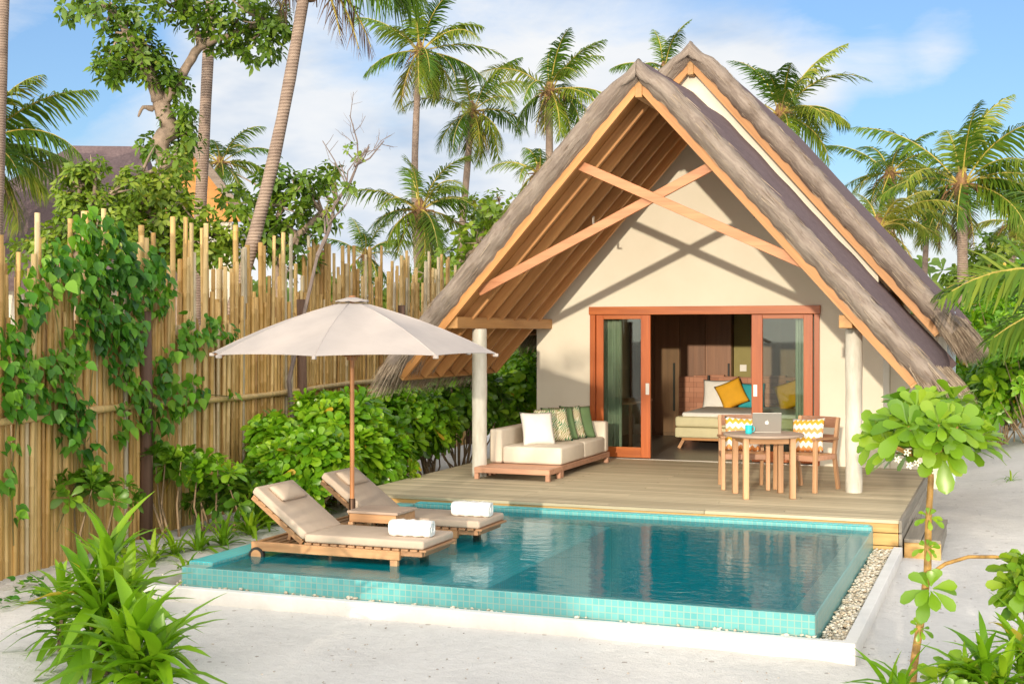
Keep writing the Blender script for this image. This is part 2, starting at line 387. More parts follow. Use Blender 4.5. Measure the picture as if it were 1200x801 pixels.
def water_mat():
    m, nt, b, out = new_mat('pool_water'); nt.nodes.remove(b)
    tr = N(nt, 'BsdfTransparent'); tr.inputs['Color'].default_value = (0.93, 0.99, 0.99, 1)
    gl = N(nt, 'BsdfGlossy'); gl.inputs['Roughness'].default_value = 0.015
    fr = N(nt, 'Fresnel'); fr.inputs['IOR'].default_value = 1.22
    v = coords(nt, (4.0, 9.0, 1)); n1 = noise(nt, v, 1.0, 3, 0.5, 0.3)
    v2 = coords(nt, (14, 26, 1)); n2 = noise(nt, v2, 1.0, 2, 0.5, 0.2)
    h = math_(nt, 'ADD', math_(nt, 'MULTIPLY', n1, 0.7), math_(nt, 'MULTIPLY', n2, 0.22))
    bp = N(nt, 'Bump', Strength=0.3, Distance=0.018); L(nt, h, bp.inputs['Height'])
    L(nt, bp.outputs[0], gl.inputs['Normal']); L(nt, bp.outputs[0], fr.inputs['Normal'])
    mx = N(nt, 'MixShader'); L(nt, fr.outputs[0], mx.inputs[0]); L(nt, tr.outputs[0], mx.inputs[1]); L(nt, gl.outputs[0], mx.inputs[2])
    # slightly cloudy water: part of the light is scattered back near the surface
    df_ = N(nt, 'BsdfDiffuse'); df_.inputs['Color'].default_value = (0.0, 0.36, 0.445, 1)
    m2 = N(nt, 'MixShader'); m2.inputs[0].default_value = 0.36; L(nt, tr.outputs[0], m2.inputs[1]); L(nt, df_.outputs[0], m2.inputs[2]); L(nt, m2.outputs[0], mx.inputs[1])
    L(nt, mx.outputs[0], out.inputs[0])
    va = N(nt, 'VolumeAbsorption'); va.inputs['Color'].default_value = (0.04, 0.87, 0.96, 1); va.inputs['Density'].default_value = 0.40
    L(nt, va.outputs[0], out.inputs['Volume'])
    return m
M['water'] = water_mat()

def sand_mat():
    m, nt, b, out = new_mat('white_coral_sand')
    v = coords(nt); g = noise(nt, v, 0.7, 6, 0.62); g2 = noise(nt, v, 9, 6, 0.7); g3 = noise(nt, v, 70, 4, 0.7)
    c = ramp(nt, math_(nt, 'ADD', math_(nt, 'MULTIPLY', g, 0.55), math_(nt, 'MULTIPLY', g2, 0.45)), [(0.3, (0.56, 0.545, 0.53)), (0.5, (0.655, 0.64, 0.622)), (0.7, (0.73, 0.715, 0.70))])
    vo = N(nt, 'TexVoronoi', Scale=6.5); L(nt, v, vo.inputs['Vector'])
    sp = N(nt, 'TexNoise', Scale=2.0); L(nt, v, sp.inputs['Vector'])
    d = math_(nt, 'LESS_THAN', vo.outputs['Distance'], math_(nt, 'MULTIPLY', math_(nt, 'SUBTRACT', sp.outputs['Fac'], 0.36, True), 0.55))
    c = mixc(nt, math_(nt, 'MULTIPLY', d, 0.6), c, (0.24, 0.20, 0.17))
    L(nt, c, b.inputs['Base Color']); b.inputs['Roughness'].default_value = 0.95; b.inputs['Specular IOR Level'].default_value = 0.2
    h = math_(nt, 'ADD', math_(nt, 'MULTIPLY', g2, 1.0), math_(nt, 'MULTIPLY', g3, 0.35))
    bump(nt, h, b, 0.7, 0.035); return m
M['sand'] = sand_mat()
def pebble_mat():
    m, nt, b, out = new_mat('cream_pebbles')
    at = N(nt, 'Attribute', attribute_name='rnd')
    L(nt, ramp(nt, at.outputs['Fac'], [(0, (0.46, 0.38, 0.28)), (0.5, (0.64, 0.57, 0.46)), (1, (0.76, 0.71, 0.63))]), b.inputs['Base Color'])
    b.inputs['Roughness'].default_value = 0.8; return m
M['pebble'] = pebble_mat()
M['coral'] = plain('coral_bits', (0.42, 0.38, 0.34), 0.9, var=0.5, scale=3)

def zigzag_mat():
    m, nt, b, out = new_mat('chevron_print')
    t = N(nt, 'TexCoord'); sp = N(nt, 'SeparateXYZ'); L(nt, t.outputs['Object'], sp.inputs[0])
    z = math_(nt, 'PINGPONG', math_(nt, 'ADD', sp.outputs[0], 1.0), 0.035)
    s = math_(nt, 'FRACT', math_(nt, 'MULTIPLY', math_(nt, 'ADD', math_(nt, 'ADD', sp.outputs[1], 1.0), math_(nt, 'MULTIPLY', z, 1.0)), 4.6))
    r = N(nt, 'ValToRGB'); r.color_ramp.interpolation = 'CONSTANT'
    e = r.color_ramp.elements; e[0].position = 0; e[0].color = (0.80, 0.77, 0.70, 1); e[1].position = 0.26; e[1].color = (0.66, 0.34, 0.03, 1)
    x = e.new(0.5); x.color = (0.80, 0.77, 0.70, 1); x = e.new(0.76); x.color = (0.74, 0.33, 0.11, 1)
    L(nt, s, r.inputs[0]); L(nt, r.outputs[0], b.inputs['Base Color']); b.inputs['Roughness'].default_value = 0.85
    return m
M['zigzag'] = zigzag_mat()
def palmprint_mat():
    m, nt, b, out = new_mat('palm_leaf_print')
    v = coords(nt, (1, 1, 1), 'Object', (0, 0, 0.7))
    w = N(nt, 'TexWave', wave_type='BANDS'); w.inputs['Scale'].default_value = 11; w.inputs['Distortion'].default_value = 9; w.inputs['Detail'].default_value = 1.5; w.inputs['Detail Scale'].default_value = 1.2
    L(nt, v, w.inputs['Vector'])
    g = noise(nt, v, 7, 2)
    lf = ramp(nt, g, [(0.35, (0.02, 0.20, 0.12)), (0.5, (0.10, 0.24, 0.07)), (0.62, (0.40, 0.34, 0.16))])
    c = mixc(nt, math_(nt, 'GREATER_THAN', w.outputs['Fac'], 0.48), (0.66, 0.60, 0.46), lf)
    L(nt, c, b.inputs['Base Color']); b.inputs['Roughness'].default_value = 0.85; return m
M['palmprint'] = palmprint_mat()
def copper_mat():
    m, nt, b, out = new_mat('copper_brown_headboard_blocks')
    t = N(nt, 'TexCoord'); sp = N(nt, 'SeparateXYZ'); L(nt, t.outputs['Object'], sp.inputs[0])
    cb = N(nt, 'CombineXYZ'); L(nt, sp.outputs[0], cb.inputs[0]); L(nt, sp.outputs[2], cb.inputs[1])
    br = N(nt, 'TexBrick'); br.inputs['Scale'].default_value = 1; br.inputs['Brick Width'].default_value = 0.26; br.inputs['Row Height'].default_value = 0.09; br.inputs['Mortar Size'].default_value = 0.003
    br.inputs['Color1'].default_value = (0.34, 0.13, 0.065, 1); br.inputs['Color2'].default_value = (0.47, 0.21, 0.12, 1); br.inputs['Mortar'].default_value = (0.16, 0.06, 0.03, 1)
    L(nt, cb.outputs[0], br.inputs['Vector']); L(nt, br.outputs['Color'], b.inputs['Base Color']); b.inputs['Roughness'].default_value = 0.6
    return m
M['copper'] = copper_mat()
# ================================================================== THE SETTING
rng = np.random.default_rng(11)
# ---- sand: one sheet, fine near the camera, running out to the horizon
def make_sand():
    def axis(lo, hi, fine_lo, fine_hi, st):
        a = list(np.arange(fine_lo, fine_hi, st))
        x = fine_lo; step = st; pre = []
        while x > lo: step *= 1.5; x -= step; pre.append(x)
        x = fine_hi - st; step = st; post = []
        while x < hi: step *= 1.5; x += step; post.append(x)
        return np.array(pre[::-1] + a + post)
    xs = axis(-400, 400, -12, 6, 0.12); ys = axis(-200, 700, 4, 20, 0.12)
    X, Y = np.meshgrid(xs, ys, indexing='ij')
    def n2(x, y, s, sd):
        r = np.random.default_rng(sd); z = np.zeros_like(x)
        for k in range(7):
            a = r.uniform(0, 2 * PI); f = s * r.uniform(0.6, 1.6)
            z += np.sin((x * math.cos(a) + y * math.sin(a)) * f + r.uniform(0, 6.28))
        return z / 7
    Z = 0.035 * n2(X, Y, 1.3, 1) + 0.021 * n2(X, Y, 5.0, 2) + 0.013 * n2(X, Y, 11.0, 3)
    far = np.clip((np.hypot(X, Y) - 30) / 30, 0, 1); Z = Z * (1 - far) + 0.01
    # the sand rises a little along the path on the right of the villa
    Z = Z + 0.30 * np.clip((Y - 14) / 12, 0, 1) * np.clip((X + 0.6) / 1.2, 0, 1) * (1 - far)
    drift = np.exp(-((Y - 9.14) / 0.16) ** 2) * ((X > -7.3) & (X < -0.7)) * np.clip((-0.9 - X) / 1.2, 0.1, 1) + np.exp(-((X + 0.93) / 0.14) ** 2) * ((Y > 9.4) & (Y < 13.6)) * 0.5
    Z = Z + drift * (0.035 + 0.03 * n2(X, Y, 3.0, 4))
    inside = (X > -6.5) & (X < -1.1) & (Y > 9.3) & (Y < 18.5)
    Z = np.where(inside, -1.6, Z)
    Z = np.where((X > -7.0) & (X < -1.0) & (Y > 9.0) & (Y < 14) & ~inside, np.minimum(Z, 0.03), Z)
    nx, ny = X.shape
    V = np.stack([X.ravel(), Y.ravel(), Z.ravel()], 1)
    i, j = np.meshgrid(np.arange(nx - 1), np.arange(ny - 1), indexing='ij'); a = (i * ny + j).ravel()
    Fq = np.stack([a, a + ny, a + ny + 1, a + 1], 1)
    o = arr_mesh('sand_ground', V, Fq, M['sand'], smooth=True); tag(o, kind='structure')
make_sand()

# ---- swimming pool
PX0, PX1, PY0, PY1 = -6.57, -1.265, 9.31, 13.55
pool = empty('swimming_pool', (PX0, PY0, 0), 0, 'turquoise mosaic pool with water level with its front edge below the deck', 'swimming pool')
def P_(mb, name, mat, parent=pool, **k):
    mb.bm.transform(Matrix.Translation(-Vector((PX0, PY0, 0)))) if False else None
    o = mb.build(name, mat, parent, **k); o.matrix_parent_inverse = Matrix.Translation(-Vector((PX0, PY0, 0))); return o
w = MB()
w.bx(PX0, PX1, PY0, PY0 + 0.11, -1.3, 0.299, 0.006)                       # front wall
w.bx(PX1 - 0.17, PX1, PY0 + 0.111, PY1 - 0.14, -1.3, 0.299, 0.006)        # right wall
w.bx(PX0, PX0 + 0.24, PY0 + 0.111, PY1, -1.3, 0.325, 0.006)               # left wall
w.bx(PX0 + 0.241, PX1, PY1 - 0.139, PY1, -1.3, 0.345, 0.02, 3)            # rear wall, a little higher
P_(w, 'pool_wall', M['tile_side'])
cp = MB()
cp.bx(PX0 + 0.004, PX0 + 0.236, PY0 + 0.115, PY1 - 0.145, 0.325, 0.331, 0.002)
cp.bx(PX0 + 0.27, PX1 - 0.03, PY1 - 0.135, PY1 - 0.004, 0.345, 0.350, 0.002)
P_(cp, 'coping', M['tile_flat'])
fl = MB(); fl.bx(PX0 + 0.1, PX1 - 0.1, PY0 + 0.1, PY1 - 0.1, -1.35, -0.95)
P_(fl, 'pool_floor', M['tile_flat'])
sh = MB(); sh.bx(PX0 + 0.245, -3.98, PY0 + 0.115, PY1 - 0.145, -0.94, 0.20, 0.006)
P_(sh, 'shallow_ledge', M['tile_ledge'])
wt = MB()   # the body of water: over the front and right edge as a film
wt.bm.verts.index_update()
def water_mesh():
    x0, x1, y0, y1, zt = PX0 + 0.242, PX1 - 0.006, PY0 + 0.006, PY1 - 0.142, 0.304
    b = bmesh.new(); bmesh.ops.create_cube(b, size=1)
    for v in b.verts:
        v.co = Vector((x0 if v.co.x < 0 else x1, y0 if v.co.y < 0 else y1, -0.949 if v.co.z < 0 else zt))
    me = bpy.data.meshes.new('water'); b.to_mesh(me); b.free(); return me
wo = link_mesh('water', water_mesh(), M['water']); tag(wo, kind='structure')

# ---- white kerb round the pool, pebbles inside it
kb = empty('white_kerb', (-4, 9.2, 0), 0, 'low white painted kerb running round the pool and its pebble strip', 'kerb')
def K_(mb, name):
    o = mb.build(name, M['kerb'], kb); o.matrix_parent_inverse = Matrix.Translation((4, -9.2, 0)); return o
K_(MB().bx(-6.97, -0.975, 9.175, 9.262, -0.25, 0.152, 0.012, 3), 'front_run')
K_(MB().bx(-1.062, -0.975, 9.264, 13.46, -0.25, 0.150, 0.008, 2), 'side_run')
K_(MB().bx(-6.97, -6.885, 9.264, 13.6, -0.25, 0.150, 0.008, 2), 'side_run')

def blobs(name, P, size, mat, seed, flat=0.6):
    r = np.random.default_rng(seed)
    b = bmesh.new(); bmesh.ops.create_icosphere(b, subdivisions=1, radius=1.0)
    T = np.array([v.co[:] for v in b.verts]); Ft = np.array([[v.index for v in f.verts] for f in b.faces]); b.free()
    n = len(P); k = len(T)
    s = size * r.uniform(0.55, 1.35, (n, 1, 1)); sc = np.stack([r.uniform(0.7, 1.3, n), r.uniform(0.7, 1.1, n), r.uniform(0.45, 0.8, n) * flat / 0.6], 1)[:, None, :]
    V = T[None] * sc * s * r.uniform(0.85, 1.15, (n, k, 1))
    a = r.uniform(0, 6.28, n); t = r.uniform(-0.5, 0.5, n)
    c, sn = np.cos(a)[:, None], np.sin(a)[:, None]
    x, y, z = V[..., 0].copy(), V[..., 1].copy(), V[..., 2].copy()
    ct, st = np.cos(t)[:, None], np.sin(t)[:, None]
    y, z = y * ct - z * st, y * st + z * ct
    V = np.stack([x * c - y * sn, x * sn + y * c, z], -1) + P[:, None, :]
    Fa = (Ft[None] + (np.arange(n) * k)[:, None, None]).reshape(-1, 3)
    return arr_mesh(name, V.reshape(-1, 3), Fa, mat, rnd=np.repeat(r.random(n), len(Ft)), smooth=False)
n = 3400
pp = np.stack([rng.uniform(-1.25, -1.075, n), rng.uniform(9.28, 13.52, n), rng.uniform(0.045, 0.115, n)], 1)
m2 = 420; pl = np.stack([rng.uniform(-6.87, -6.59, m2), rng.uniform(9.28, 12.0, m2), rng.uniform(0.04, 0.10, m2)], 1)
m3 = 200; pf = np.stack([rng.uniform(-6.6, -1.2, m3), rng.uniform(9.266, 9.30, m3), rng.uniform(0.11, 0.158, m3)], 1)
pb = blobs('pebbles', np.concatenate([pp, pl, pf]), 0.017, M['pebble'], 3); tag(pb, kind='stuff')
n = 900; cx_ = rng.uniform(-8.5, 1.5, n); cy_ = rng.uniform(5.0, 13.0, n); ok = ~((cx_ > -7.0) & (cx_ < -0.95) & (cy_ > 9.1))
cb_ = blobs('coral_bits', np.stack([cx_, cy_, np.full(n, 0.018) + rng.uniform(-.006, .03, n)], 1)[ok], 0.0085, M['coral'], 4, 0.5); tag(cb_, kind='stuff')
bed_ = MB().bx(-1.255, -1.066, 9.27, 13.52, -0.1, 0.05); bed_.bx(-6.88, -6.58, 9.27, 13.4, -0.1, 0.05)
tag(bed_.build('pebble_bed_ground', M['pebble']), kind='structure')

# ---- timber deck and step
DX0, DX1, DY0, DY1 = -7.25, -0.99, 13.565, 18.70
deck = empty('timber_deck', (DX0, DY0, 0), 0, 'raised weathered timber deck between the pool and the villa front', 'deck')
def D_(mb, name, mat, rnd=True):
    o = mb.build(name, mat, deck); o.matrix_parent_inverse = Matrix.Translation((-DX0, -DY0, 0)); return o
def boxes(name, rows, mat, parent=None, inv=None, bev=0.003):
    """many boards in one mesh, each with its own random tone; rows of (x0,x1,y0,y1,z0,z1)"""
    mb = MB(); tones = []
    lay = mb.bm.faces.layers.float.new('rnd')
    for q in rows:
        n0 = len(mb.bm.faces); mb.bx(*q, bev)
        mb.bm.faces.ensure_lookup_table(); t = random.random()
        lay = mb.bm.faces.layers.float.get('rnd')
        for f in mb.bm.faces[n0:]: f[lay] = t
    o = mb.build(name, mat, parent)
    if inv is not None: o.matrix_parent_inverse = inv
    return o
dinv = Matrix.Translation((-DX0, -DY0, 0))
rows = []; y = DY0
while y < DY1 - 0.02:
    cut = random.choice([-5.2, -4.1, -3.0, -2.2]); x1 = DX1 - 0.03
    y1 = min(y + 0.116, DY1)
    rows.append((DX0, cut - 0.002, y, y1, 0.365, 0.40)); rows.append((cut + 0.002, x1, y, y1, 0.365, 0.40)); y += 0.121
boxes('deck_board', rows, M['deck'], deck, dinv, 0.004)
fr = []
for k, (z0, z1) in enumerate(((0.270, 0.364), (0.142, 0.262), (0.0, 0.134))):
    fr.append((DX0, DX1 - 0.034, DY0 + 0.012, DY0 + 0.045, z0, z1))
boxes('fascia_board', fr, M['fascia'], deck, dinv, 0.004)
fs = []
for z0, z1 in ((0.270, 0.398), (0.142, 0.262), (0.0, 0.134)):
    fs.append((DX1 - 0.03, DX1, DY0 + 0.012, DY1, z0, z1))
o = boxes('side_fascia', fs, M['step_wood'], deck, dinv, 0.004)
o = MB().bx(DX0 + 0.1, DX1 - 0.08, DY0 + 0.08, DY1, -0.1, 0.352).build('joist_frame', M['post_dark'], deck); o.matrix_parent_inverse = dinv
st = empty('timber_step', (-0.80, 14.4, 0), 0, 'weathered grey timber step beside the right end of the deck', 'step')
inv = Matrix.Translation((0.80, -14.4, 0))
boxes('tread_board', [(-0.975, -0.81, 13.66, 15.25, 0.17, 0.205), (-0.80, -0.62, 13.66, 15.25, 0.17, 0.205)], M['step_wood'], st, inv)
boxes('riser_board', [(-0.975, -0.62, 13.675, 13.71, 0.0, 0.168)], M['fascia'], st, inv)
boxes('side_panel', [(-0.66, -0.63, 13.712, 15.24, 0.0, 0.168)], M['step_wood'], st, inv)

# ================================================================== THE VILLA
XC = -4.10; WY = 18.70
villa = empty('thatched_villa', (XC, WY, 0), 0, 'cream plastered villa with steep double thatched gable and open sliding doors', 'villa')
vinv = Matrix.Translation((-XC, -WY, 0))
def V_(mb, name, mat, parent=None, smooth=False, angle=None):
    o = mb.build(name, mat, parent or villa, smooth=smooth, angle=angle)
    if parent is None: o.matrix_parent_inverse = vinv
    return o
def slope_frame(zr, th, side):
    c, s = math.cos(th), math.sin(th)
    x = Vector((c * side, 0, -s)); n = Vector((s * side, 0, c)); y = n.cross(x)
    m = Matrix((x, y, n)).transposed().to_4x4(); m.translation = Vector((XC, 0, zr)); return m
def S_(mb, name, mat, fm, parent=None, smooth=False, angle=None):
    """a piece whose mesh is in slope coordinates (s, local y, n)"""
    o = mb.build(name, mat, None, smooth=smooth, angle=angle)
    o.parent = parent or villa
    if parent is None:
        o.matrix_parent_inverse = vinv; o.matrix_basis = fm
    return o

def slab_grid(ns, ny, fs):
    mb = MB(); mb.grid(fs, ns, ny); return mb

def smooth_noise(seed, n=9, lo=0.5, hi=6.0):
    r = np.random.default_rng(seed); k = r.uniform(lo, hi, n); p = r.uniform(0, 6.28, n); a = 1 / np.sqrt(k)
    a = a / a.sum()
    return lambda t: float(np.sum(a * np.sin(k * t + p)))

def straw(name, P, D, Ln, wd, mat, parent, seed, droop=0.3, down=Vector((0, 0, -1))):
    """thin blades: start P, direction D, length Ln"""
    r = np.random.default_rng(seed); n = len(P)
    D = D / np.linalg.norm(D, axis=1, keepdims=True)
    dn = np.array(down)[None]
    sd = np.cross(D, r.normal(size=(n, 3))); sd /= np.linalg.norm(sd, axis=1, keepdims=True) + 1e-9
    w = wd * r.uniform(0.6, 1.5, (n, 1)); L_ = Ln[:, None]
    mid = P + D * L_ * 0.5 + dn * L_ * droop * 0.12; tip = P + D * L_ + dn * L_ * droop * 0.5
    V = np.stack([P - sd * w, P + sd * w, mid + sd * w * 0.9, mid - sd * w * 0.9, tip + sd * w * 0.35, tip - sd * w * 0.35], 1)
    b = (np.arange(n) * 6)[:, None]
    Fq = np.concatenate([b + np.array([[0, 1, 2, 3]]), b + np.array([[3, 2, 4, 5]])], 1).reshape(-1, 4)
    return arr_mesh(name, V.reshape(-1, 3), Fq, mat, parent, rnd=np.repeat(r.random(n), 2))

def roof(name, zr, th, y0, y1, s_board, s_thatch, seed, nraft, raft0, raft1, label):
    t = math.tan(th); NT = 0.205; RISE = 0.075 if y0 < 16 else 0.03
    for side in (1, -1):
        fm = slope_frame(zr, th, side)
        Y = (lambda v: v) if side > 0 else (lambda v: -v)
        s_th = s_thatch - (0.24 if side < 0 and y0 < 16 else 0.0)
        dwn = (fm.to_3x3().inverted() @ Vector((0, 0, -1)))
        # barge board
        S_(MB().prism([(0.045, 0.0), (0.045 + 0.125 * t, -0.125), (s_board, -0.125), (s_board, 0.0)], Y(y0) - 0.03, Y(y0) + 0.03), 'barge_board', M['orange_wood'], fm)
        # soffit and rafters
        so = MB(); so.box(((s_board + 0.05) / 2 + 0.0, Y((y0 + y1) / 2) , -0.01), (s_board - 0.06, abs(y1 - y0) - 0.07, 0.018))
        S_(so, 'soffit', M['soffit_wood'], fm)
        for k in range(nraft):
            yr = raft0 + (raft1 - raft0) * k / max(1, nraft - 1)
            S_(MB().box((s_board / 2 + 0.09, Y(yr), -0.087), (s_board - 0.20, 0.062, 0.13), None, 0.004), 'rafter', M['soffit_wood'], fm)
        S_(MB().box((s_board + 0.016, Y((y0 + y1) / 2), -0.06), (0.03, y1 - y0 + 0.058, 0.14), None, 0.004), 'eave_board', M['beam_wood'], fm)
        # thatch body
        f1 = smooth_noise(seed + side, 8, 0.6, 5); f2 = smooth_noise(seed + 5 + side, 8, 0.8, 7)
        def top(s, y):
            a = 0.016 * f1(s * 2.2 + y * 0.7) + 0.012 * f2(y * 2.0 - s)
            return NT + RISE * min(1.0, (y - y0) / (y1 - y0)) - 0.085 * math.exp(-(max(s, 0) / 0.24) ** 2) + a * 0.8
        ns, ny = 44, 26
        st_ = s_th - 0.38
        def upper(u, v):
            y = y0 + 0.12 + (y1 - y0 - 0.12) * v
            s = st_ * u
            nn = top(s, y) - 0.11 * max(0, (u - 0.94) / 0.06) ** 2
            if u == 0: s = -nn * t
            return Vector((s, Y(y), nn))
        mb = MB(); mb.grid(upper, ns, ny)
        def lower(u, v):
            y = y0 - 0.02 + (y1 - y0 + 0.02) * v; s = st_ * u
            if u == 0: s = -0.004 * t
            return Vector((s, Y(y), 0.004))
        mb.grid(lower, 6, 2)
        def back(u, v):
            s = st_ * u; a = top(s, y1); nn = 0.004 + (a - 0.004) * v
            if u == 0: s = -nn * t
            return Vector((s, Y(y1), nn))
        mb.grid(back, 20, 1)
        body = S_(mb, 'thatch', M['thatch_top'], fm, smooth=True)
        # rolled edge along the gable
        g1 = smooth_noise(seed + 20 + side, 9, 1.0, 9); g2 = smooth_noise(seed + 30 + side, 9, 1.5, 12)
        prof = [(0.19, 0.0), (0.10, -0.04), (0.0, -0.046), (-0.085, -0.015), (-0.15, 0.045), (-0.172, 0.105), (-0.15, 0.162), (-0.095, 0.203), (-0.02, 0.222), (0.07, 0.222), (0.14, 0.21), (0.20, 0.17)]
        def rollf(u, v):
            s = (s_th - 0.30) * u; q = v * (len(prof) - 1); i = min(int(q), len(prof) - 2); fr_ = q - i
            py = prof[i][0] * (1 - fr_) + prof[i + 1][0] * fr_; pn = prof[i][1] * (1 - fr_) + prof[i + 1][1] * fr_
            k = 1 + 0.20 * g1(s * 2.2)
            wob = 0.022 * g2(s * 4.0 + v * 2)
            py = 0.05 + (py - 0.05) * k - wob; pn = 0.11 + (pn - 0.11) * (1 + 0.13 * g2(s * 3.1)) + 0.022 * g1(s * 3.6 + v * 2)
            pn -= 0.085 * math.exp(-(s / 0.24) ** 2) * (1 if pn > 0.05 else 0.25)
            if u == 0: s = -pn * t
            return Vector((s, Y(y0 + py), pn))
        mb = MB(); mb.grid(rollf, 90, 24)
        S_(mb, 'thatch_edge', M['thatch_roll'], fm, body, smooth=True)
        # shaggy eave: blades starting inside the lower end of the thatch
        r = np.random.default_rng(seed + 50 + side)
        n = int(2600 + 700 * (y1 - y0))
        yy = np.concatenate([r.uniform(y0 - 0.12, y1, n - 1500), y0 - 0.14 + 0.55 * r.random(1500) ** 1.5])
        nn = r.uniform(0.0, NT - 0.01, n); ss = st_ - 0.30 + r.uniform(0, 0.30, n) + nn * 0.5
        P = np.stack([ss, yy * (1 if side > 0 else -1), nn], 1)
        D = np.stack([np.ones(n), r.normal(0, 0.13, n), r.normal(0.0, 0.10, n)], 1)
        straw('straw_fringe', P, D, r.uniform(0.16, 0.46, n), 0.0045, M['straw'], body, seed + 60, 0.55, dwn)
        # stalks lying along the rolled edge
        n = 350
        ss = r.uniform(0.2, s_th - 0.5, n); vv = r.uniform(0.12, 0.9, n)
        P = np.array([rollf(a / (s_th - 0.30), b) for a, b in zip(ss, vv)]); P[:, 1] += (-1 if side > 0 else 1) * 0.004
        D = np.stack([np.ones(n), r.normal(0, 0.09, n), r.normal(0, 0.05, n)], 1)
        straw('loose_stalks', P, D, r.uniform(0.1, 0.34, n), 0.003, M['straw'], body, seed + 61, 0.0)
    # ridge beam
    V_(MB().bx(XC - 0.042, XC + 0.042, y0 - 0.045, y1 - 0.02, zr - 0.27, zr - 0.055, 0.004), 'ridge_beam', M['beam_wood'])

TH1 = math.atan(1.122); TH2 = math.atan(1.148)
roof('front', 5.352, TH1, 15.0, 18.2, 4.79, 5.30, 100, 6, 15.58, 18.12, '')
roof('rear', 6.12, TH2, 17.7, 24.5, 5.02, 5.46, 300, 0, 18.2, 24.0, '')

# pale infill of the rear gable above the front roof
gi = MB()
zr_ = lambda d: 6.12 - 0.035 - 1.148 * d
zf_ = lambda d: 5.352 + 0.14 - 1.122 * d
gi.prism([(XC, zf_(0)), (XC + 2.5, zf_(2.5)), (XC + 2.5, zr_(2.5)), (XC, zr_(0))], 17.83, 17.93); gi.prism([(XC - 2.5, zf_(2.5)), (XC, zf_(0)), (XC, zr_(0)), (XC - 2.5, zr_(2.5))], 17.83, 17.93)
bmesh.ops.remove_doubles(gi.bm, verts=list(gi.bm.verts), dist=1e-4)
V_(gi, 'gable_infill', M['plaster'])
# braces crossing behind the front barge boards
V_(MB().beam((-5.01, 15.13, 4.385), (-2.02, 15.13, 3.00), 0.05, 0.115, bev=0.004), 'cross_brace', M['brace_wood'])
V_(MB().beam((-6.25, 15.185, 2.80), (-3.12, 15.185, 4.325), 0.05, 0.115, bev=0.004), 'cross_brace', M['brace_wood'])
# columns with side beams
for cx in (-6.475, -1.694):
    r_ = 0.098; prof = []
    for k in range(14):
        z = 0.395 + (2.322 - 0.395) * k / 13; prof.append((r_ + random.uniform(-0.003, 0.003), z))
    prof += [(r_ - 0.012, 2.334)]
    V_(MB().lathe(prof, 28, (cx, 15.76, 0)), 'column', M['column'], smooth=True, angle=R(50))
V_(MB().bx(-6.63, -6.485, 15.05, WY + 0.05, 2.336, 2.484, 0.006), 'side_beam', M['beam_wood'])
V_(MB().bx(-1.79, -1.64, 15.10, WY - 0.002, 2.336, 2.484, 0.006), 'side_beam', M['beam_wood'])

# walls: front with the door opening and the gable above it
WL, WR, OX0, OX1, OZ = -6.735, -1.613, -5.875, -2.480, 2.655
def zt(x): return 6.12 - 0.20 - 1.148 * abs(x - XC)
fw = MB()
fw.prism([(WL, 0.1), (OX0, 0.1), (OX0, OZ), (WL, OZ)], WY, WY + 0.2)
fw.prism([(OX1, 0.1), (WR, 0.1), (WR, OZ), (OX1, OZ)], WY, WY + 0.2)
fw.prism([(WL, OZ), (WR, OZ), (WR, zt(WR)), (XC, zt(XC)), (WL, zt(WL))], WY, WY + 0.2)
bmesh.ops.remove_doubles(fw.bm, verts=list(fw.bm.verts), dist=1e-4)
V_(fw, 'front_wall', M['plaster'])
V_(MB().bx(WL, WL + 0.2, WY + 0.202, 24.0, 0.1, 2.9), 'side_wall', M['plaster'])
V_(MB().bx(WR - 0.2, WR, WY + 0.202, 24.0, 0.1, 3.0), 'side_wall', M['plaster'])
V_(MB().bx(WL, WR, 24.002, 24.2, 0.1, 2.9), 'rear_wall', M['plaster'])
V_(MB().bx(WR + 0.004, -0.93, 19.75, 22.6, 0.0, 2.55, 0.01), 'bathroom_wall', M['plaster'])
V_(MB().bx(-0.86, -0.74, 20.9, 21.02, 0.0, 2.6, 0.008), 'corner_post', M['blue_post'])
V_(MB().bx(-0.97, -0.89, 18.25, 18.37, 2.62, 2.75, 0.006), 'beam_end', M['post_dark'])
V_(MB().bx(WL + 0.202, WR - 0.202, WY + 0.05, 24.0, 0.30, 0.404), 'room_floor', M['floor_grey'])
V_(MB().bx(WL + 0.202, WR - 0.202, WY + 0.202, 24.0, 2.86, 2.90), 'room_ceiling', M['ceiling'])
V_(MB().bx(-4.61, -4.29, 23.30, 23.36, 0.405, 2.858), 'olive_wall_panel', M['olive_wall'])
V_(MB().bx(-4.288, -1.82, 23.20, 23.36, 0.405, 2.858), 'dark_wall_panel', M['wardrobe'])
sp_ = MB().bx(-4.50, -4.38, 23.286, 23.299, 1.58, 1.70, 0.003); V_(sp_, 'light_switch', M['white_paint'])
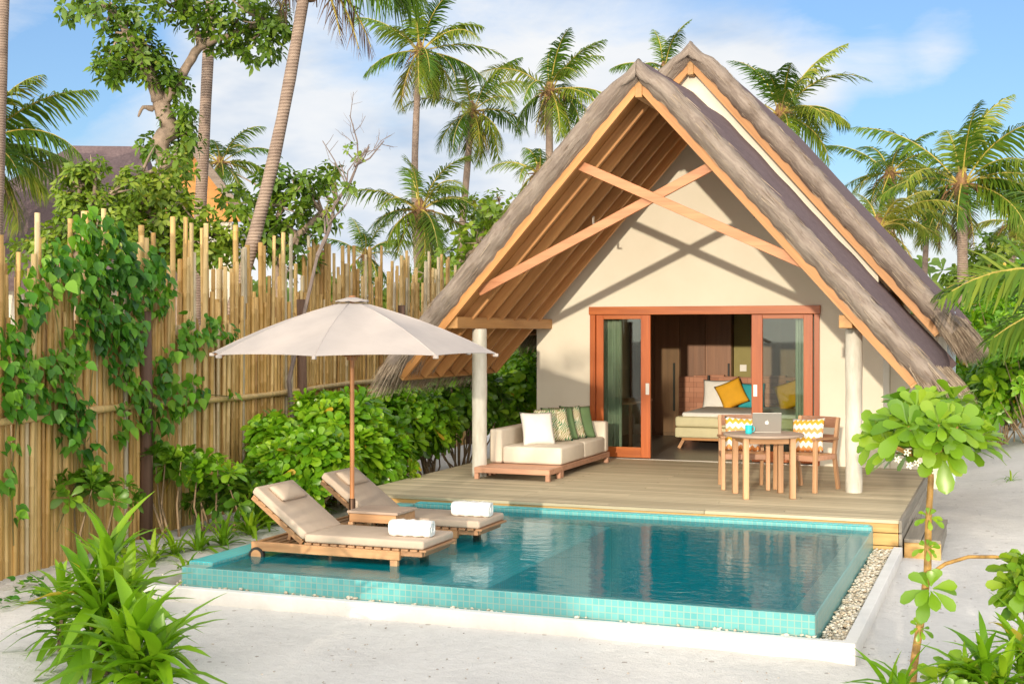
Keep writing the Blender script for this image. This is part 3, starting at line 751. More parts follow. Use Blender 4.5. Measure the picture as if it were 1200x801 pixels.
# door frame and sliding doors
df = V_(MB().bx(OX0 - 0.012, OX1 + 0.012, WY - 0.045, WY + 0.12, 2.548, OZ + 0.012, 0.004), 'door_frame', M['door_wood_x'])
for x0, x1 in ((OX0, OX0 + 0.085), (OX1 - 0.075, OX1)):
    o = V_(MB().bx(x0, x1, WY - 0.03, WY + 0.14, 0.40, 2.546, 0.004), 'jamb', M['door_wood'], df); o.matrix_parent_inverse = Matrix.Identity(4)
o = V_(MB().bx(OX0 + 0.02, OX1 - 0.02, WY - 0.025, WY + 0.049, 0.385, 0.412, 0.004), 'threshold', M['steel'], df)
def sliding(x0, x1, y, gl0, gl1, hx):
    fr_ = MB()
    fr_.bx(x0, gl0, y, y + 0.045, 0.42, 2.545, 0.004); fr_.bx(gl1, x1, y, y + 0.045, 0.42, 2.545, 0.004)
    d = V_(fr_, 'sliding_door', M['door_wood'])
    V_(MB().bx(gl0, gl1, y + 0.002, y + 0.043, 2.482, 2.545, 0.003), 'door_rail', M['door_wood_x'], d)
    V_(MB().bx(gl0, gl1, y + 0.002, y + 0.043, 0.42, 0.575, 0.003), 'door_rail', M['door_wood_x'], d)
    V_(MB().bx(gl0 - 0.004, gl1 + 0.004, y + 0.018, y + 0.026, 0.57, 2.486), 'pane', M['glass'], d)
    h = MB(); h.bx(hx - 0.028, hx + 0.028, y - 0.006, y - 0.0005, 1.36, 1.53, 0.002); h.bx(hx - 0.012, hx + 0.012, y - 0.012, y - 0.0055, 1.39, 1.50, 0.002)
    V_(h, 'handle', M['steel'], d)
sliding(-5.785, -4.946, WY + 0.005, -5.672, -5.092, -4.99)
sliding(-3.455, -2.585, WY + 0.055, -3.296, -2.715, -3.40)
# house number on the gable wall
def text(name, body, loc, size, mat, parent, ext=0.006):
    c = bpy.data.curves.new(name, 'FONT'); c.body = body; c.size = size; c.extrude = ext; c.align_x = 'LEFT'; c.space_character = 1.05
    tmp = bpy.data.objects.new(name + '_tmp', c); COL.objects.link(tmp); bpy.context.view_layer.update()
    me = bpy.data.meshes.new_from_object(tmp.evaluated_get(bpy.context.evaluated_depsgraph_get())); bpy.data.objects.remove(tmp); bpy.data.curves.remove(c)
    me.name = name; me.materials.clear(); o = link_mesh(name, me, mat)
    o.parent = parent; o.location = loc; o.rotation_euler = (R(90), 0, 0); return o
o = text('house_number', '12', (-3.435, WY - 0.012, 3.93), 0.13, M['black'], villa); o.matrix_parent_inverse = vinv
# small hooks and a gecko-shaped clip on the rafters
V_(MB().box((-5.245, 16.82, 3.81), (0.028, 0.028, 0.10), None, 0.006).box((-5.215, 16.80, 3.755), (0.075, 0.02, 0.022), None, 0.006), 'rafter_hook', M['steel'])
# ================================================================== FURNITURE
def pillow_mesh(name, w, h, t, pinch=0.07, n=14, seed=0):
    r = np.random.default_rng(seed); f = smooth_noise(seed + 900, 6, 3, 14)
    mb = MB()
    for sgn in (1, -1):
        def P(a, b):
            u, v = 2 * a - 1, 2 * b - 1
            x = w / 2 * u * (1 - pinch * (1 - v * v) * abs(u)); y = h / 2 * v * (1 - pinch * (1 - u * u) * abs(v))
            z = sgn * t / 2 * (max(0, (1 - u ** 2) * (1 - v ** 2))) ** 0.42
            z *= 1 + 0.10 * f(x * 9 + y * 6 + seed)
            return Vector((x, y, z))
        mb.grid(P, n, n)
    bmesh.ops.remove_doubles(mb.bm, verts=list(mb.bm.verts), dist=1e-5)
    return mb
def cushion(name, loc, face, w, h, t, mat, label, cat='cushion', roll=0.0, lean=15, seed=0, group=None):
    """a cushion standing on its lower edge; 'face' = compass angle (deg) its front looks to, lean back in deg"""
    o = pillow_mesh(name, w, h, t, seed=seed).build(name, mat, None, smooth=True)
    a = R(face); f = Vector((math.cos(a), math.sin(a), 0)); up = Vector((0, 0, 1))
    n = (f * math.cos(R(lean)) + up * math.sin(R(lean))).normalized()
    x = up.cross(f).normalized(); y = n.cross(x)
    q = Matrix((x, y, n)).transposed() @ Matrix.Rotation(R(roll), 3, 'Z')
    m = q.to_4x4(); m.translation = Vector(loc); o.matrix_world = m
    return tag(o, label, cat, group)

DZ = 0.401
# ---- sofa
SX, SY = -6.40, 15.95
sofa = empty('sofa', (SX, SY, DZ), 0, 'cream upholstered sofa with back and one arm on a low teak base', 'sofa')
b = MB(); Ly = 2.14; W_ = 1.01
for x0, x1, y0, y1 in ((0, W_, 0, 0.07), (0, W_, Ly - 0.07, Ly), (0, 0.07, 0.071, Ly - 0.071), (W_ - 0.07, W_, 0.071, Ly - 0.071)):
    b.bx(x0, x1, y0, y1, 0.085, 0.155, 0.004)
for k in range(9): b.bx(0.071, W_ - 0.071, 0.10 + k * 0.225, 0.10 + k * 0.225 + 0.17, 0.12, 0.15, 0.003)
b.build('base_frame', M['red_teak'], sofa)
for x, y in ((0.04, 0.05), (W_ - 0.035, 0.035), (0.04, Ly - 0.05), (W_ - 0.035, Ly - 0.05)):
    MB().bx(x - 0.032, x + 0.032, y - 0.032, y + 0.032, 0, 0.084, 0.004).build('leg', M['red_teak'], sofa)
MB().bx(0.165, W_ - 0.02, 0.015, 1.0, 0.158, 0.385, 0.035, 4).build('seat_cushion', M['cream_fabric'], sofa, smooth=True)
MB().bx(0.165, W_ - 0.02, 1.004, Ly - 0.175, 0.158, 0.385, 0.035, 4).build('seat_cushion', M['cream_fabric'], sofa, smooth=True)
MB().bx(-0.02, 0.160, 0.01, Ly, 0.158, 0.605, 0.035, 4).build('backrest', M['cream_fabric'], sofa, smooth=True)
MB().bx(0.162, W_ - 0.015, Ly - 0.17, Ly, 0.158, 0.60, 0.035, 4).build('armrest', M['cream_fabric'], sofa, smooth=True)
for yy, fc, mt, lb, nm, w_, ln, xo in (
        (16.42, -48, 'white_fabric', 'plump white cushion at the near end of the sofa', 'white_cushion', 0.47, 22, -5.90),
        (16.68, -40, 'cream_fabric', 'beige cushion tucked behind the white sofa cushion', 'beige_cushion', 0.40, 24, -6.00),
        (16.93, -50, 'palmprint', 'palm leaf print cushion next to the white one on the sofa', 'printed_cushion', 0.50, 26, -5.86),
        (17.22, -46, 'green_fabric', 'plain sage green cushion between the two leaf print cushions', 'green_cushion', 0.50, 26, -5.86),
        (17.44, -48, 'palmprint', 'palm leaf print cushion squeezed between two plain green cushions', 'printed_cushion', 0.50, 26, -5.82),
        (17.66, -44, 'green_fabric', 'plain sage green cushion nearest the far arm of the sofa', 'green_cushion', 0.50, 26, -5.74)):
    cushion(nm, (xo, yy, DZ + 0.385 + w_ * 0.44), fc, w_, w_, 0.17, M[mt], lb, seed=int(yy * 100), lean=ln, group='cushions on the sofa', roll=random.uniform(-4, 4))
# ---- low platform in front of the sofa
tp = empty('low_platform_table', (-6.42, 15.44, DZ), 0, 'low slatted teak platform table at the near end of the sofa', 'low table')
b = MB()
b.bx(0, 1.03, 0, 0.055, 0.08, 0.152, 0.005); b.bx(0, 1.03, 0.435, 0.49, 0.08, 0.152, 0.005); b.bx(0, 0.055, 0.056, 0.434, 0.08, 0.152, 0.005); b.bx(0.975, 1.03, 0.056, 0.434, 0.08, 0.152, 0.005)
b.build('frame', M['red_teak'], tp)
b = MB()
for k in range(5): b.bx(0.057, 0.973, 0.058 + k * 0.0752, 0.058 + k * 0.0752 + 0.071, 0.118, 0.148, 0.003)
b.build('tabletop', M['red_teak'], tp)
for x, y in ((0.03, 0.03), (1.0, 0.03), (0.03, 0.46), (1.0, 0.46)):
    MB().bx(x - 0.028, x + 0.028, y - 0.028, y + 0.028, 0, 0.079, 0.003).build('leg', M['red_teak'], tp)

# ---- dining table, laptop, mug
tb = empty('round_table', (-2.63, 15.02, DZ), R(24), 'round teak dining table with four square legs on the deck', 'table')
MB().lathe([(0.43, 0.690), (0.452, 0.694), (0.46, 0.705), (0.46, 0.717), (0.452, 0.725)], 48).build('tabletop', M['grey_teak'], tb, smooth=True, angle=R(30))
ap = MB()
for k in range(4):
    a = k * PI / 2; c, s = math.cos(a), math.sin(a)
    ap.box((0.268 * c, 0.268 * s, 0.655), (0.022, 0.45, 0.066), Matrix.Rotation(a, 3, 'Z'), 0.003)
ap.build('apron', M['teak_x'], tb)
for sx in (-1, 1):
    for sy in (-1, 1):
        MB().bx(sx * 0.268 - 0.032, sx * 0.268 + 0.032, sy * 0.268 - 0.032, sy * 0.268 + 0.032, 0, 0.689, 0.005).build('leg', M['teak_z'], tb)
TT = DZ + 0.725
lp = empty('laptop', (-2.60, 15.06, TT), R(14), 'open silver laptop with its lid towards the pool on the round table', 'laptop')
MB().bx(-0.165, 0.165, -0.02, 0.21, 0.002, 0.017, 0.004, 2).build('keyboard_base', M['laptop'], lp)
lid = MB().box((0, -0.045, 0.124), (0.33, 0.009, 0.232), rot('X', 13), 0.004, 2).build('lid', M['laptop'], lp)
# bitten-fruit emblem in the middle of the lid, as flat raised pieces
def emblem():
    mb = MB(); pts = []
    for k in range(40):
        a = 2 * PI * k / 40; x = math.cos(a); z = math.sin(a)
        r_ = 0.021 * (1 + 0.06 * math.cos(2 * a)) - (0.0035 * math.exp(-((a - PI / 2) / 0.35) ** 2)) - 0.002 * math.exp(-((a - 1.5 * PI) / 0.3) ** 2)
        px, pz = r_ * x, r_ * z * 1.02
        d = math.hypot(px - 0.0265, pz - 0.002)
        if d < 0.0115:
            q = Vector((px - 0.0265, pz - 0.002)).normalized() * 0.0115; px, pz = 0.0265 + q.x, 0.002 + q.y
        pts.append((px, pz))
    mb.prism(pts, 0, 0.0015)
    mb.prism([(0.001, 0.0235), (0.004, 0.0235), (0.0085, 0.029), (0.0085, 0.033), (0.004, 0.031), (0.0015, 0.027)], 0, 0.0015)
    return mb
em = emblem(); em.bm.transform(rot('X', 13).to_4x4()); em.bm.transform(Matrix.Translation((0, -0.0518, 0.122)))
em.build('emblem', M['logo'], lid)
mg = empty('mug', (-2.77, 14.86, TT), 0, 'turquoise ceramic mug on the round table beside the laptop', 'mug')
MB().lathe([(0.034, 0), (0.038, 0.004), (0.040, 0.03), (0.041, 0.10), (0.038, 0.10), (0.036, 0.012), (0.001, 0.012)], 28).build('cup', M['mug'], mg, smooth=True, angle=R(50))
MB().tube([(0.040, 0, 0.082), (0.058, 0, 0.083), (0.067, 0, 0.068), (0.066, 0, 0.045), (0.055, 0, 0.03), (0.039, 0, 0.026)], 0.0055, 8).build('handle', M['mug'], mg, smooth=True)

# ---- armchairs; local -y is the front
def make_chair(label, loc, rz):
    t = empty('armchair', loc, rz, label, 'chair', 'teak armchairs at the round table')
    for sx in (-1, 1):
        MB().beam((sx * 0.265, -0.245, 0), (sx * 0.265, -0.235, 0.615), 0.048, 0.05, (0, 1, 0), 0.004).build('leg', M['teak_z'], t)
        lg = MB().beam((sx * 0.255, 0.325, 0), (sx * 0.255, 0.225, 0.43), 0.042, 0.052, (0, 1, 0), 0.004)
        lg.beam((sx * 0.255, 0.222, 0.425), (sx * 0.255, 0.325, 0.86), 0.042, 0.05, (0, 1, 0), 0.004)
        lg.build('leg', M['teak_z'], t)
        MB().beam((sx * 0.268, -0.285, 0.632), (sx * 0.262, 0.275, 0.612), 0.062, 0.03, (0, 0, 1), 0.006).build('armrest', M['teak_y'], t)
    s = MB(); s.bx(-0.24, 0.24, -0.262, -0.232, 0.365, 0.43, 0.004); s.bx(-0.233, 0.233, 0.205, 0.235, 0.365, 0.43, 0.004)
    s.bx(-0.275, -0.245, -0.215, 0.21, 0.37, 0.43, 0.004); s.bx(0.245, 0.275, -0.215, 0.21, 0.37, 0.43, 0.004)
    s.build('seat_frame', M['red_teak'], t)
    s = MB()
    for k in range(8): s.bx(-0.243, 0.243, -0.226 + k * 0.0535, -0.226 + k * 0.0535 + 0.046, 0.415, 0.437, 0.003)
    s.build('seat', M['teak_x'], t)
    def back(z0, z1, nm):
        mb = MB()
        def f(a, b):
            x = -0.233 + 0.466 * a; z = z0 + (z1 - z0) * b
            return Vector((x, 0.225 + (z - 0.43) * 0.235 + 0.022 * (1 - (x / 0.233) ** 2) - 0.011, z))
        mb.grid(f, 14, 2)
        r_ = bmesh.ops.solidify(mb.bm, geom=list(mb.bm.faces), thickness=0.022)
        mb.build(nm, M['red_teak'], t)
    back(0.735, 0.865, 'backrest'); back(0.56, 0.655, 'back_slat')
    return t
c1 = make_chair('teak armchair right of the round table next to the right column', (-2.265, 15.83, DZ), R(-22))
c2 = make_chair('teak armchair behind the left side of the round table', (-3.00, 15.74, DZ), R(17))
for ch, rz, lb in ((c1, -22, 'zigzag print cushion on the armchair next to the right column'), (c2, 17, 'zigzag print cushion on the armchair behind the mug and laptop')):
    p = Matrix.Rotation(R(rz), 3, 'Z') @ Vector((-0.03 if rz < 0 else 0.0, 0.10, 0)) + Vector(ch.location)
    cushion('zigzag_cushion', (p.x, p.y, DZ + 0.437 + 0.205), rz - 90, 0.44, 0.42, 0.14, M['zigzag'], lb, lean=13, seed=int(rz + 100), group='zigzag cushions on the armchairs', roll=4 if rz < 0 else -3)

# ---- loungers: local x runs from the head (0) to the foot (1.7), y across
WZ = 0.103
def make_lounger(label, loc):
    t = empty('sun_lounger', loc, 0, label, 'sun lounger', 'sun loungers on the pool ledge')
    f = MB()
    f.bx(0.0, 1.46, 0.0, 0.045, 0.255, 0.335, 0.005); f.bx(0.0, 1.46, 0.605, 0.65, 0.255, 0.335, 0.005)
    f.bx(0.0, 0.04, 0.046, 0.604, 0.262, 0.33, 0.004); f.bx(1.40, 1.44, 0.046, 0.604, 0.262, 0.33, 0.004)
    f.build('frame', M['teak_x'], t)
    s = MB(); k = 0.54
    while k < 1.66:
        s.bx(k, k + 0.065, 0.0, 0.65, 0.337, 0.355, 0.002); k += 0.085
    s.bx(1.45, 1.66, 0.03, 0.07, 0.29, 0.335, 0.004); s.bx(1.45, 1.66, 0.58, 0.62, 0.29, 0.335, 0.004); s.bx(1.62, 1.665, 0.071, 0.579, 0.29, 0.335, 0.004)
    for k in range(4): s.bx(0.06 + k * 0.085, 0.12 + k * 0.085, 0.046, 0.604, 0.30, 0.318, 0.002)
    s.build('slats', M['teak_y'], t)
    for x in (1.37,):
        for y in (0.0, 0.605):
            MB().bx(x, x + 0.07, y, y + 0.045, 0.10, 0.254, 0.004).build('leg', M['teak_z'], t)
    for y in (-0.012, 0.632):
        wh = MB().tube([(0.06, y, 0.215), (0.06, y + 0.034, 0.215)], 0.075, 20).build('wheel', M['black'], t, smooth=True, angle=R(40))
        MB().tube([(0.06, y - 0.004, 0.215), (0.06, y + 0.038, 0.215)], 0.052, 18).build('hub', M['teak_x'], wh, smooth=True, angle=R(40))
    a = R(37); Lb = 0.635; hx, hz = 0.50, 0.345
    m = Matrix.Translation((hx, 0, hz)) @ Matrix.Rotation(-(PI - a), 4, 'Y')   # local x up the backrest
    ux = Vector((-math.cos(a), 0, math.sin(a))); un = Vector((math.sin(a), 0, math.cos(a)))
    q = Matrix((ux, Vector((0, -1, 0)), un)).transposed()
    def P(s, y, n): return Vector((hx, y, hz)) + ux * s + un * n
    b = MB()
    for y in (0.05, 0.60): b.box(P(Lb / 2, y, 0.0), (Lb, 0.04, 0.05), q, 0.004)
    for k in range(7): b.box(P(0.04 + k * 0.092, 0.325, 0.026), (0.062, 0.63, 0.018), q, 0.002)
    b.build('backrest_frame', M['teak_x'], t)
    b = MB(); b.beam(P(0.30, 0.325, -0.02), (0.20, 0.325, 0.30), 0.04, 0.03); b.build('prop', M['teak_x'], t)
    MB().box(P(Lb / 2 + 0.01, 0.325, 0.073), (Lb + 0.02, 0.645, 0.074), q, 0.022, 4).build('back_mattress', M['mattress'], t, smooth=True)
    MB().bx(0.535, 1.685, 0.003, 0.648, 0.357, 0.43, 0.022, 4).build('mattress', M['mattress'], t, smooth=True)
    pw = pillow_mesh('headrest', 0.20, 0.42, 0.10, 0.04, seed=3); pw.bm.transform((Matrix.Translation(P(Lb - 0.14, 0.325, 0.135)) @ q.to_4x4()))
    pw.build('headrest', M['mattress'], t, smooth=True)
    return t
l1 = make_lounger('teak sun lounger with taupe mattress nearest the front edge of the pool', (-6.285, 9.95, WZ - 0.005))
l2 = copy_tree(l1); l2.location = (-6.29, 11.20, WZ - 0.005); l2['label'] = 'teak sun lounger with taupe mattress behind the parasol pole and side table'
def towel(loc, rz, label):
    t = empty('rolled_towel', loc, R(rz), label, 'towel', 'rolled towels on the loungers')
    mb = MB()
    def f(a, b_):
        th = 2 * PI * b_; r_ = 0.076
        ex = 0.60
        c, s = math.cos(th), math.sin(th)
        y = r_ * 1.05 * (abs(c) ** ex) * (1 if c > 0 else -1); z = r_ * 0.92 * (abs(s) ** ex) * (1 if s > 0 else -1)
        k = 1 - 0.10 * max(0, abs(2 * a - 1) - 0.9) / 0.1
        w_ = 0.003 * math.sin(a * 23 + th * 2) + 0.002 * math.sin(a * 51 + th)
        return Vector((0.19 * (2 * a - 1), y * k + w_, 0.07 + z * k + w_))
    mb.grid(f, 24, 40)
    bmesh.ops.remove_doubles(mb.bm, verts=list(mb.bm.verts), dist=1e-5); bmesh.ops.holes_fill(mb.bm, edges=[e for e in mb.bm.edges if e.is_boundary])
    body = mb.build('roll', M['towel'], t, smooth=True, angle=R(60))
    sp = MB()
    for sx in (-1, 1):
        pts = [(sx * 0.1915, (0.008 + 0.0045 * k) * math.cos(k * 0.65), 0.07 + (0.008 + 0.0040 * k) * math.sin(k * 0.65)) for k in range(15)]
        sp.tube(pts, 0.0045, 6)
    sp.build('rolled_end', M['towel'], t, smooth=True)
    return t
towel((-4.82, 10.19, 0.528), 4, 'rolled white towel on the foot of the front lounger')
towel((-4.80, 11.50, 0.528), 3, 'rolled white towel on the foot of the lounger farther back')
# ---- side table between the loungers
sd = empty('side_table', (-5.46, 10.90, WZ), 0, 'small slatted teak side table between the two loungers', 'side table')
s = MB()
for k in range(6): s.bx(-0.26, 0.26, -0.215 + k * 0.0725, -0.215 + k * 0.0725 + 0.066, 0.515, 0.54, 0.004)
s.build('tabletop', M['grey_teak'], sd)
s = MB(); s.bx(-0.24, 0.24, -0.205, -0.18, 0.435, 0.513, 0.003); s.bx(-0.24, 0.24, 0.18, 0.205, 0.435, 0.513, 0.003); s.bx(-0.24, -0.215, -0.179, 0.179, 0.435, 0.513, 0.003); s.bx(0.215, 0.24, -0.179, 0.179, 0.435, 0.513, 0.003)
s.build('apron', M['teak_x'], sd)
for x in (-0.225, 0.225):
    for y in (-0.19, 0.19): MB().bx(x - 0.025, x + 0.025, y - 0.025, y + 0.025, 0.098, 0.434, 0.004).build('leg', M['teak_z'], sd)

# ---- parasol
UX, UY = -5.82, 10.98
um = empty('parasol', (UX, UY, WZ), 0, 'large octagonal taupe parasol on a wooden pole over the loungers', 'parasol')
CZ, RZ_, RR = 2.56 - WZ, 2.075 - WZ, 1.375
PH = R(14.5)
cor = [Vector((RR * math.cos(PH + k * PI / 4), RR * math.sin(PH + k * PI / 4), RZ_)) for k in range(8)]
mb = MB(); TOPR = 0.13
def canopy_pt(k, a, b):
    """panel k, a across 0..1, b from the top 0 to the hem 1"""
    p, q = cor[k], cor[(k + 1) % 8]
    e = p.lerp(q, a)
    rt = TOPR / RR; t0 = Vector((e.x * rt, e.y * rt, CZ)); 
    x = t0.lerp(e, b); sag = 0.030 * math.sin(PI * b) * (4 * a * (1 - a)) + 0.03 * b * 0
    x.z += 0.045 * math.sin(PI * b * 0.9) - sag
    x.z += 0.012 * (4 * a * (1 - a)) * b ** 4
    return x
for k in range(8): mb.grid(lambda a, b, k=k: canopy_pt(k, a, b), 8, 12)
bmesh.ops.remove_doubles(mb.bm, verts=list(mb.bm.verts), dist=1e-4)
bmesh.ops.solidify(mb.bm, geom=list(mb.bm.faces), thickness=0.004)
can = mb.build('canopy', M['canvas'], um, smooth=True, angle=R(12))
mb = MB()
def vent(a, b):
    th = 2 * PI * a; r_ = 0.03 + 0.125 * b
    return Vector((r_ * math.cos(th), r_ * math.sin(th), CZ + 0.052 - 0.035 * b + 0.004 * math.cos(8 * (th - PH)) * b))
mb.grid(vent, 48, 5); bmesh.ops.remove_doubles(mb.bm, verts=list(mb.bm.verts), dist=1e-4); bmesh.ops.solidify(mb.bm, geom=list(mb.bm.faces), thickness=0.012)
mb.build('vent_cap', M['canvas'], um, smooth=True)
for k in range(8):
    p = canopy_pt(k, 0.0, 1.0); q = canopy_pt(k, 0, 0.06)
    pts = [canopy_pt(k, 0.0, b) - Vector((0, 0, 0.022)) for b in (0.03, 0.3, 0.6, 0.985)]
    sm_ = MB(); pp_ = [canopy_pt(k, 0.0, b) + Vector((0, 0, 0.003)) for b in (0.02, 0.2, 0.4, 0.6, 0.8, 1.0)]; sm_.tube(pp_, 0.0055, 6); sm_.build('seam', M['canvas'], can, smooth=True)
    rb = MB().tube(pts, 0.011, 6).build('rib', M['pole_wood'], um)
    mid = canopy_pt(k, 0.0, 0.5) - Vector((0, 0, 0.035))
    MB().tube([Vector((0.035 * math.cos(PH + k * PI / 4), 0.035 * math.sin(PH + k * PI / 4), RZ_ - 0.02)), mid], 0.009, 6).build('strut', M['pole_wood'], rb)
    MB().box(p + Vector((0.0, 0, -0.012)), (0.05, 0.03, 0.03), Matrix.Rotation(PH + k * PI / 4, 3, 'Z'), 0.004).build('hem_pocket', M['canvas'], can)
MB().tube([(0, 0, 0.45), (0, 0, CZ + 0.06)], 0.0215, 16).build('pole', M['pole_wood'], um, smooth=True, angle=R(40))
MB().lathe([(0.03, CZ + 0.045), (0.036, CZ + 0.055), (0.036, CZ + 0.068), (0.028, CZ + 0.078), (0.004, CZ + 0.08)], 16).build('finial', M['pole_wood'], um, smooth=True)
MB().lathe([(0.05, RZ_ - 0.05), (0.05, RZ_ + 0.0), (0.03, RZ_ + 0.03)], 16).build('runner', M['pole_wood'], um)
MB().lathe([(0.032, 0.10), (0.032, 0.60), (0.026, 0.61)], 18).build('base_sleeve', M['bronze'], um, smooth=True, angle=R(40))
MB().lathe([(0.13, 0.098), (0.13, 0.118), (0.125, 0.126), (0.05, 0.133)], 32).build('base_plate', M['bronze'], um, smooth=True, angle=R(40))

# ================================================================== INSIDE THE ROOM
FZ = 0.405
bd = empty('bed', (-5.03, 20.55, FZ), 0, 'low double bed with pale olive upholstered base seen through the open door', 'bed')
MB().bx(0, 2.2, 0.0, 2.10, 0.18, 0.345, 0.03, 3).build('base', M['olive_fabric'], bd, smooth=True)
MB().bx(0.0, 2.2, 0.01, 2.10, 0.352, 0.52, 0.04, 3).build('mattress', M['olive_fabric'], bd, smooth=True)
MB().bx(0.10, 2.10, 0.07, 2.08, 0.505, 0.585, 0.035, 3).build('bed_sheet', M['white_fabric'], bd, smooth=True)
MB().bx(0.10, 2.1, 0.06, 2.0, 0.135, 0.178, 0.004).build('bed_frame', M['orange_wood'], bd)
for x, dx in ((0.12, -0.07), (2.08, 0.07)):
    for y in (0.12, 1.95): MB().beam((x + dx, y - 0.03, 0), (x, y, 0.14), 0.05, 0.05, (0, 1, 0)).build('leg', M['orange_wood'], bd)
hb = MB()
for k in range(12):
    x0 = -0.45 + k * 0.27; hb.bx(x0, x0 + 0.268, 2.16 + (k % 2) * 0.006, 2.28, -0.001, 1.09 + (0.0, 0.02, 0.035, 0.01)[k % 4])
hb.build('headboard', M['copper'], bd)
MB().bx(0.03, 0.23, 2.145, 2.158, 0.66, 0.77, 0.004).build('socket_plate', M['olive_fabric'], bd)
MB().tube([(0.10, 2.10, 0.88), (0.10, 2.10, 1.12)], [0.03, 0.022], 12).build('reading_lamp', M['black'], bd)
for nm, x, y, z, fc, w_, mt, lb, ro in (
        ('bed_pillow', -4.74, 22.50, 1.20, -88, 0.52, 'white_fabric', 'white pillow against the headboard behind the yellow cushion by the door edge', 0),
        ('yellow_cushion', -4.44, 22.26, 1.22, -80, 0.47, 'yellow_fabric', 'mustard yellow cushion on the bed seen through the open doorway', 24),
        ('turquoise_cushion', -4.14, 22.46, 1.18, -88, 0.46, 'teal_fabric', 'turquoise cushion between the two yellow cushions on the bed', 0),
        ('yellow_cushion', -3.45, 22.25, 1.22, -95, 0.47, 'yellow_fabric', 'mustard yellow cushion on the bed seen through the right glass door', 20),
        ('bed_pillow', -3.30, 22.50, 1.20, -90, 0.52, 'white_fabric', 'white pillow behind the yellow cushion seen through the right glass door', 0)):
    cushion(nm, (x, y, z), fc, w_, w_, 0.16, M[mt], lb, 'pillow' if nm == 'bed_pillow' else 'cushion', roll=ro, lean=14, seed=int(abs(x) * 50), group='cushions on the bed')
wd = empty('wardrobe', (-6.50, 23.10, FZ), 0, 'tall dark brown built-in wardrobe with black bar handles at the back of the room', 'wardrobe')
MB().bx(0, 1.88, 0.03, 0.25, 0, 2.45).build('carcass', M['wardrobe'], wd)
for k in range(4):
    d = MB().bx(0.003 + k * 0.47, 0.467 + k * 0.47, 0.0, 0.028, 0.06, 2.44, 0.003).build('door', M['wardrobe'], wd)
    if k in (1, 3):
        x = 0.05 + k * 0.47 + (0.36 if k == 3 else 0.30)
        MB().bx(x, x + 0.035, -0.022, -0.0005, 0.45, 1.32, 0.004).build('handle', M['black'], d)
def curtain(x0, x1, y, label, seed):
    f = smooth_noise(seed, 5, 5, 30)
    mb = MB(); mb.grid(lambda a, b: Vector((x0 + (x1 - x0) * a, y + 0.035 * math.sin(a * (x1 - x0) * 70 + 0.5 * f(a * 3)) + 0.01 * f(a * 9 + b), 0.43 + 2.38 * b)), 60, 6)
    o = mb.build('curtain', M['curtain'], None, smooth=True); return tag(o, label, 'curtain', 'curtains inside the glass doors')
curtain(-5.82, -5.46, WY + 0.27, 'pale grey green curtain behind the left glass door panel', 1)
curtain(-2.86, -2.52, WY + 0.27, 'pale grey green curtain behind the right glass door panel', 2)
ds = empty('writing_desk', (-6.3, 20.4, FZ), 0, 'small desk with a white chair seat seen dimly through the left glass door', 'desk')
MB().bx(0, 0.6, 0, 1.3, 0.70, 0.74, 0.005).build('desktop', M['red_teak'], ds)
for x in (0.04, 0.56):
    for y in (0.05, 1.25): MB().bx(x - 0.025, x + 0.025, y - 0.025, y + 0.025, 0, 0.699).build('leg', M['red_teak'], ds)
# ================================================================== PLANTS
def unit(a): return a / (np.linalg.norm(a, axis=-1, keepdims=True) + 1e-9)
SHAPES = {
    'spoon': [(0, .014), (.2, .055), (.46, .165), (.74, .25), (.92, .19), (1, .03)],
    'spoon_lo': [(0, .015), (.45, .12), (.8, .21), (1, .05)],
    'strap': [(0, .030), (.2, .040), (.45, .046), (.7, .036), (.88, .019), (1, .001)],
    'heart': [(0, .16), (.12, .40), (.35, .43), (.65, .27), (1, .01)],
    'oval': [(0, .02), (.3, .22), (.65, .24), (1, .02)],
}
def leaf_batch(P, D, Nn, Ln, shape, droop=0.15, fold=0.25, wscale=1.0, cup=0.0):
    """vectorised leaves; returns vertices, quad faces, faces per leaf"""
    pr = SHAPES[shape]; k = len(pr)
    t = np.array([p[0] for p in pr])[None, :, None]; w = np.array([p[1] for p in pr])[None, :, None]
    P = P[:, None, :]; D = unit(D)[:, None, :]; Nn = unit(Nn)[:, None, :]
    Ln = np.asarray(Ln)[:, None, None]; dr = (np.asarray(droop) * np.ones(len(P)))[:, None, None]
    wsc = (np.asarray(wscale) * np.ones(len(P)))[:, None, None]
    Sd = unit(np.cross(D, Nn)); Nn = unit(np.cross(Sd, D))
    Z = np.array([0, 0, -1.0])[None, None, :]
    C = P + D * Ln * t + Z * dr * Ln * t * t + Nn * (np.asarray(cup) * np.ones(len(P)))[:, None, None] * Ln * t * t
    off = Sd * w * Ln * wsc; up = Nn * w * Ln * fold * wsc
    Lf = C - off + up; Rt = C + off + up
    V = np.stack([Lf, C, Rt], 2).reshape(len(P), k * 3, 3)
    f = []
    for i in range(k - 1):
        a = i * 3; f += [(a, a + 3, a + 4, a + 1), (a + 1, a + 4, a + 5, a + 2)]
    f = np.array(f); n = len(V)
    Fq = (f[None] + (np.arange(n) * k * 3)[:, None, None]).reshape(-1, 4)
    return V.reshape(-1, 3), Fq, len(f)

def merge(parts):
    Vs, Fs, Rs, o = [], [], [], 0
    for V, Fq, rn in parts:
        Vs.append(V); Fs.append(Fq + o); Rs.append(rn); o += len(V)
    return np.concatenate(Vs), np.concatenate(Fs), np.concatenate(Rs)

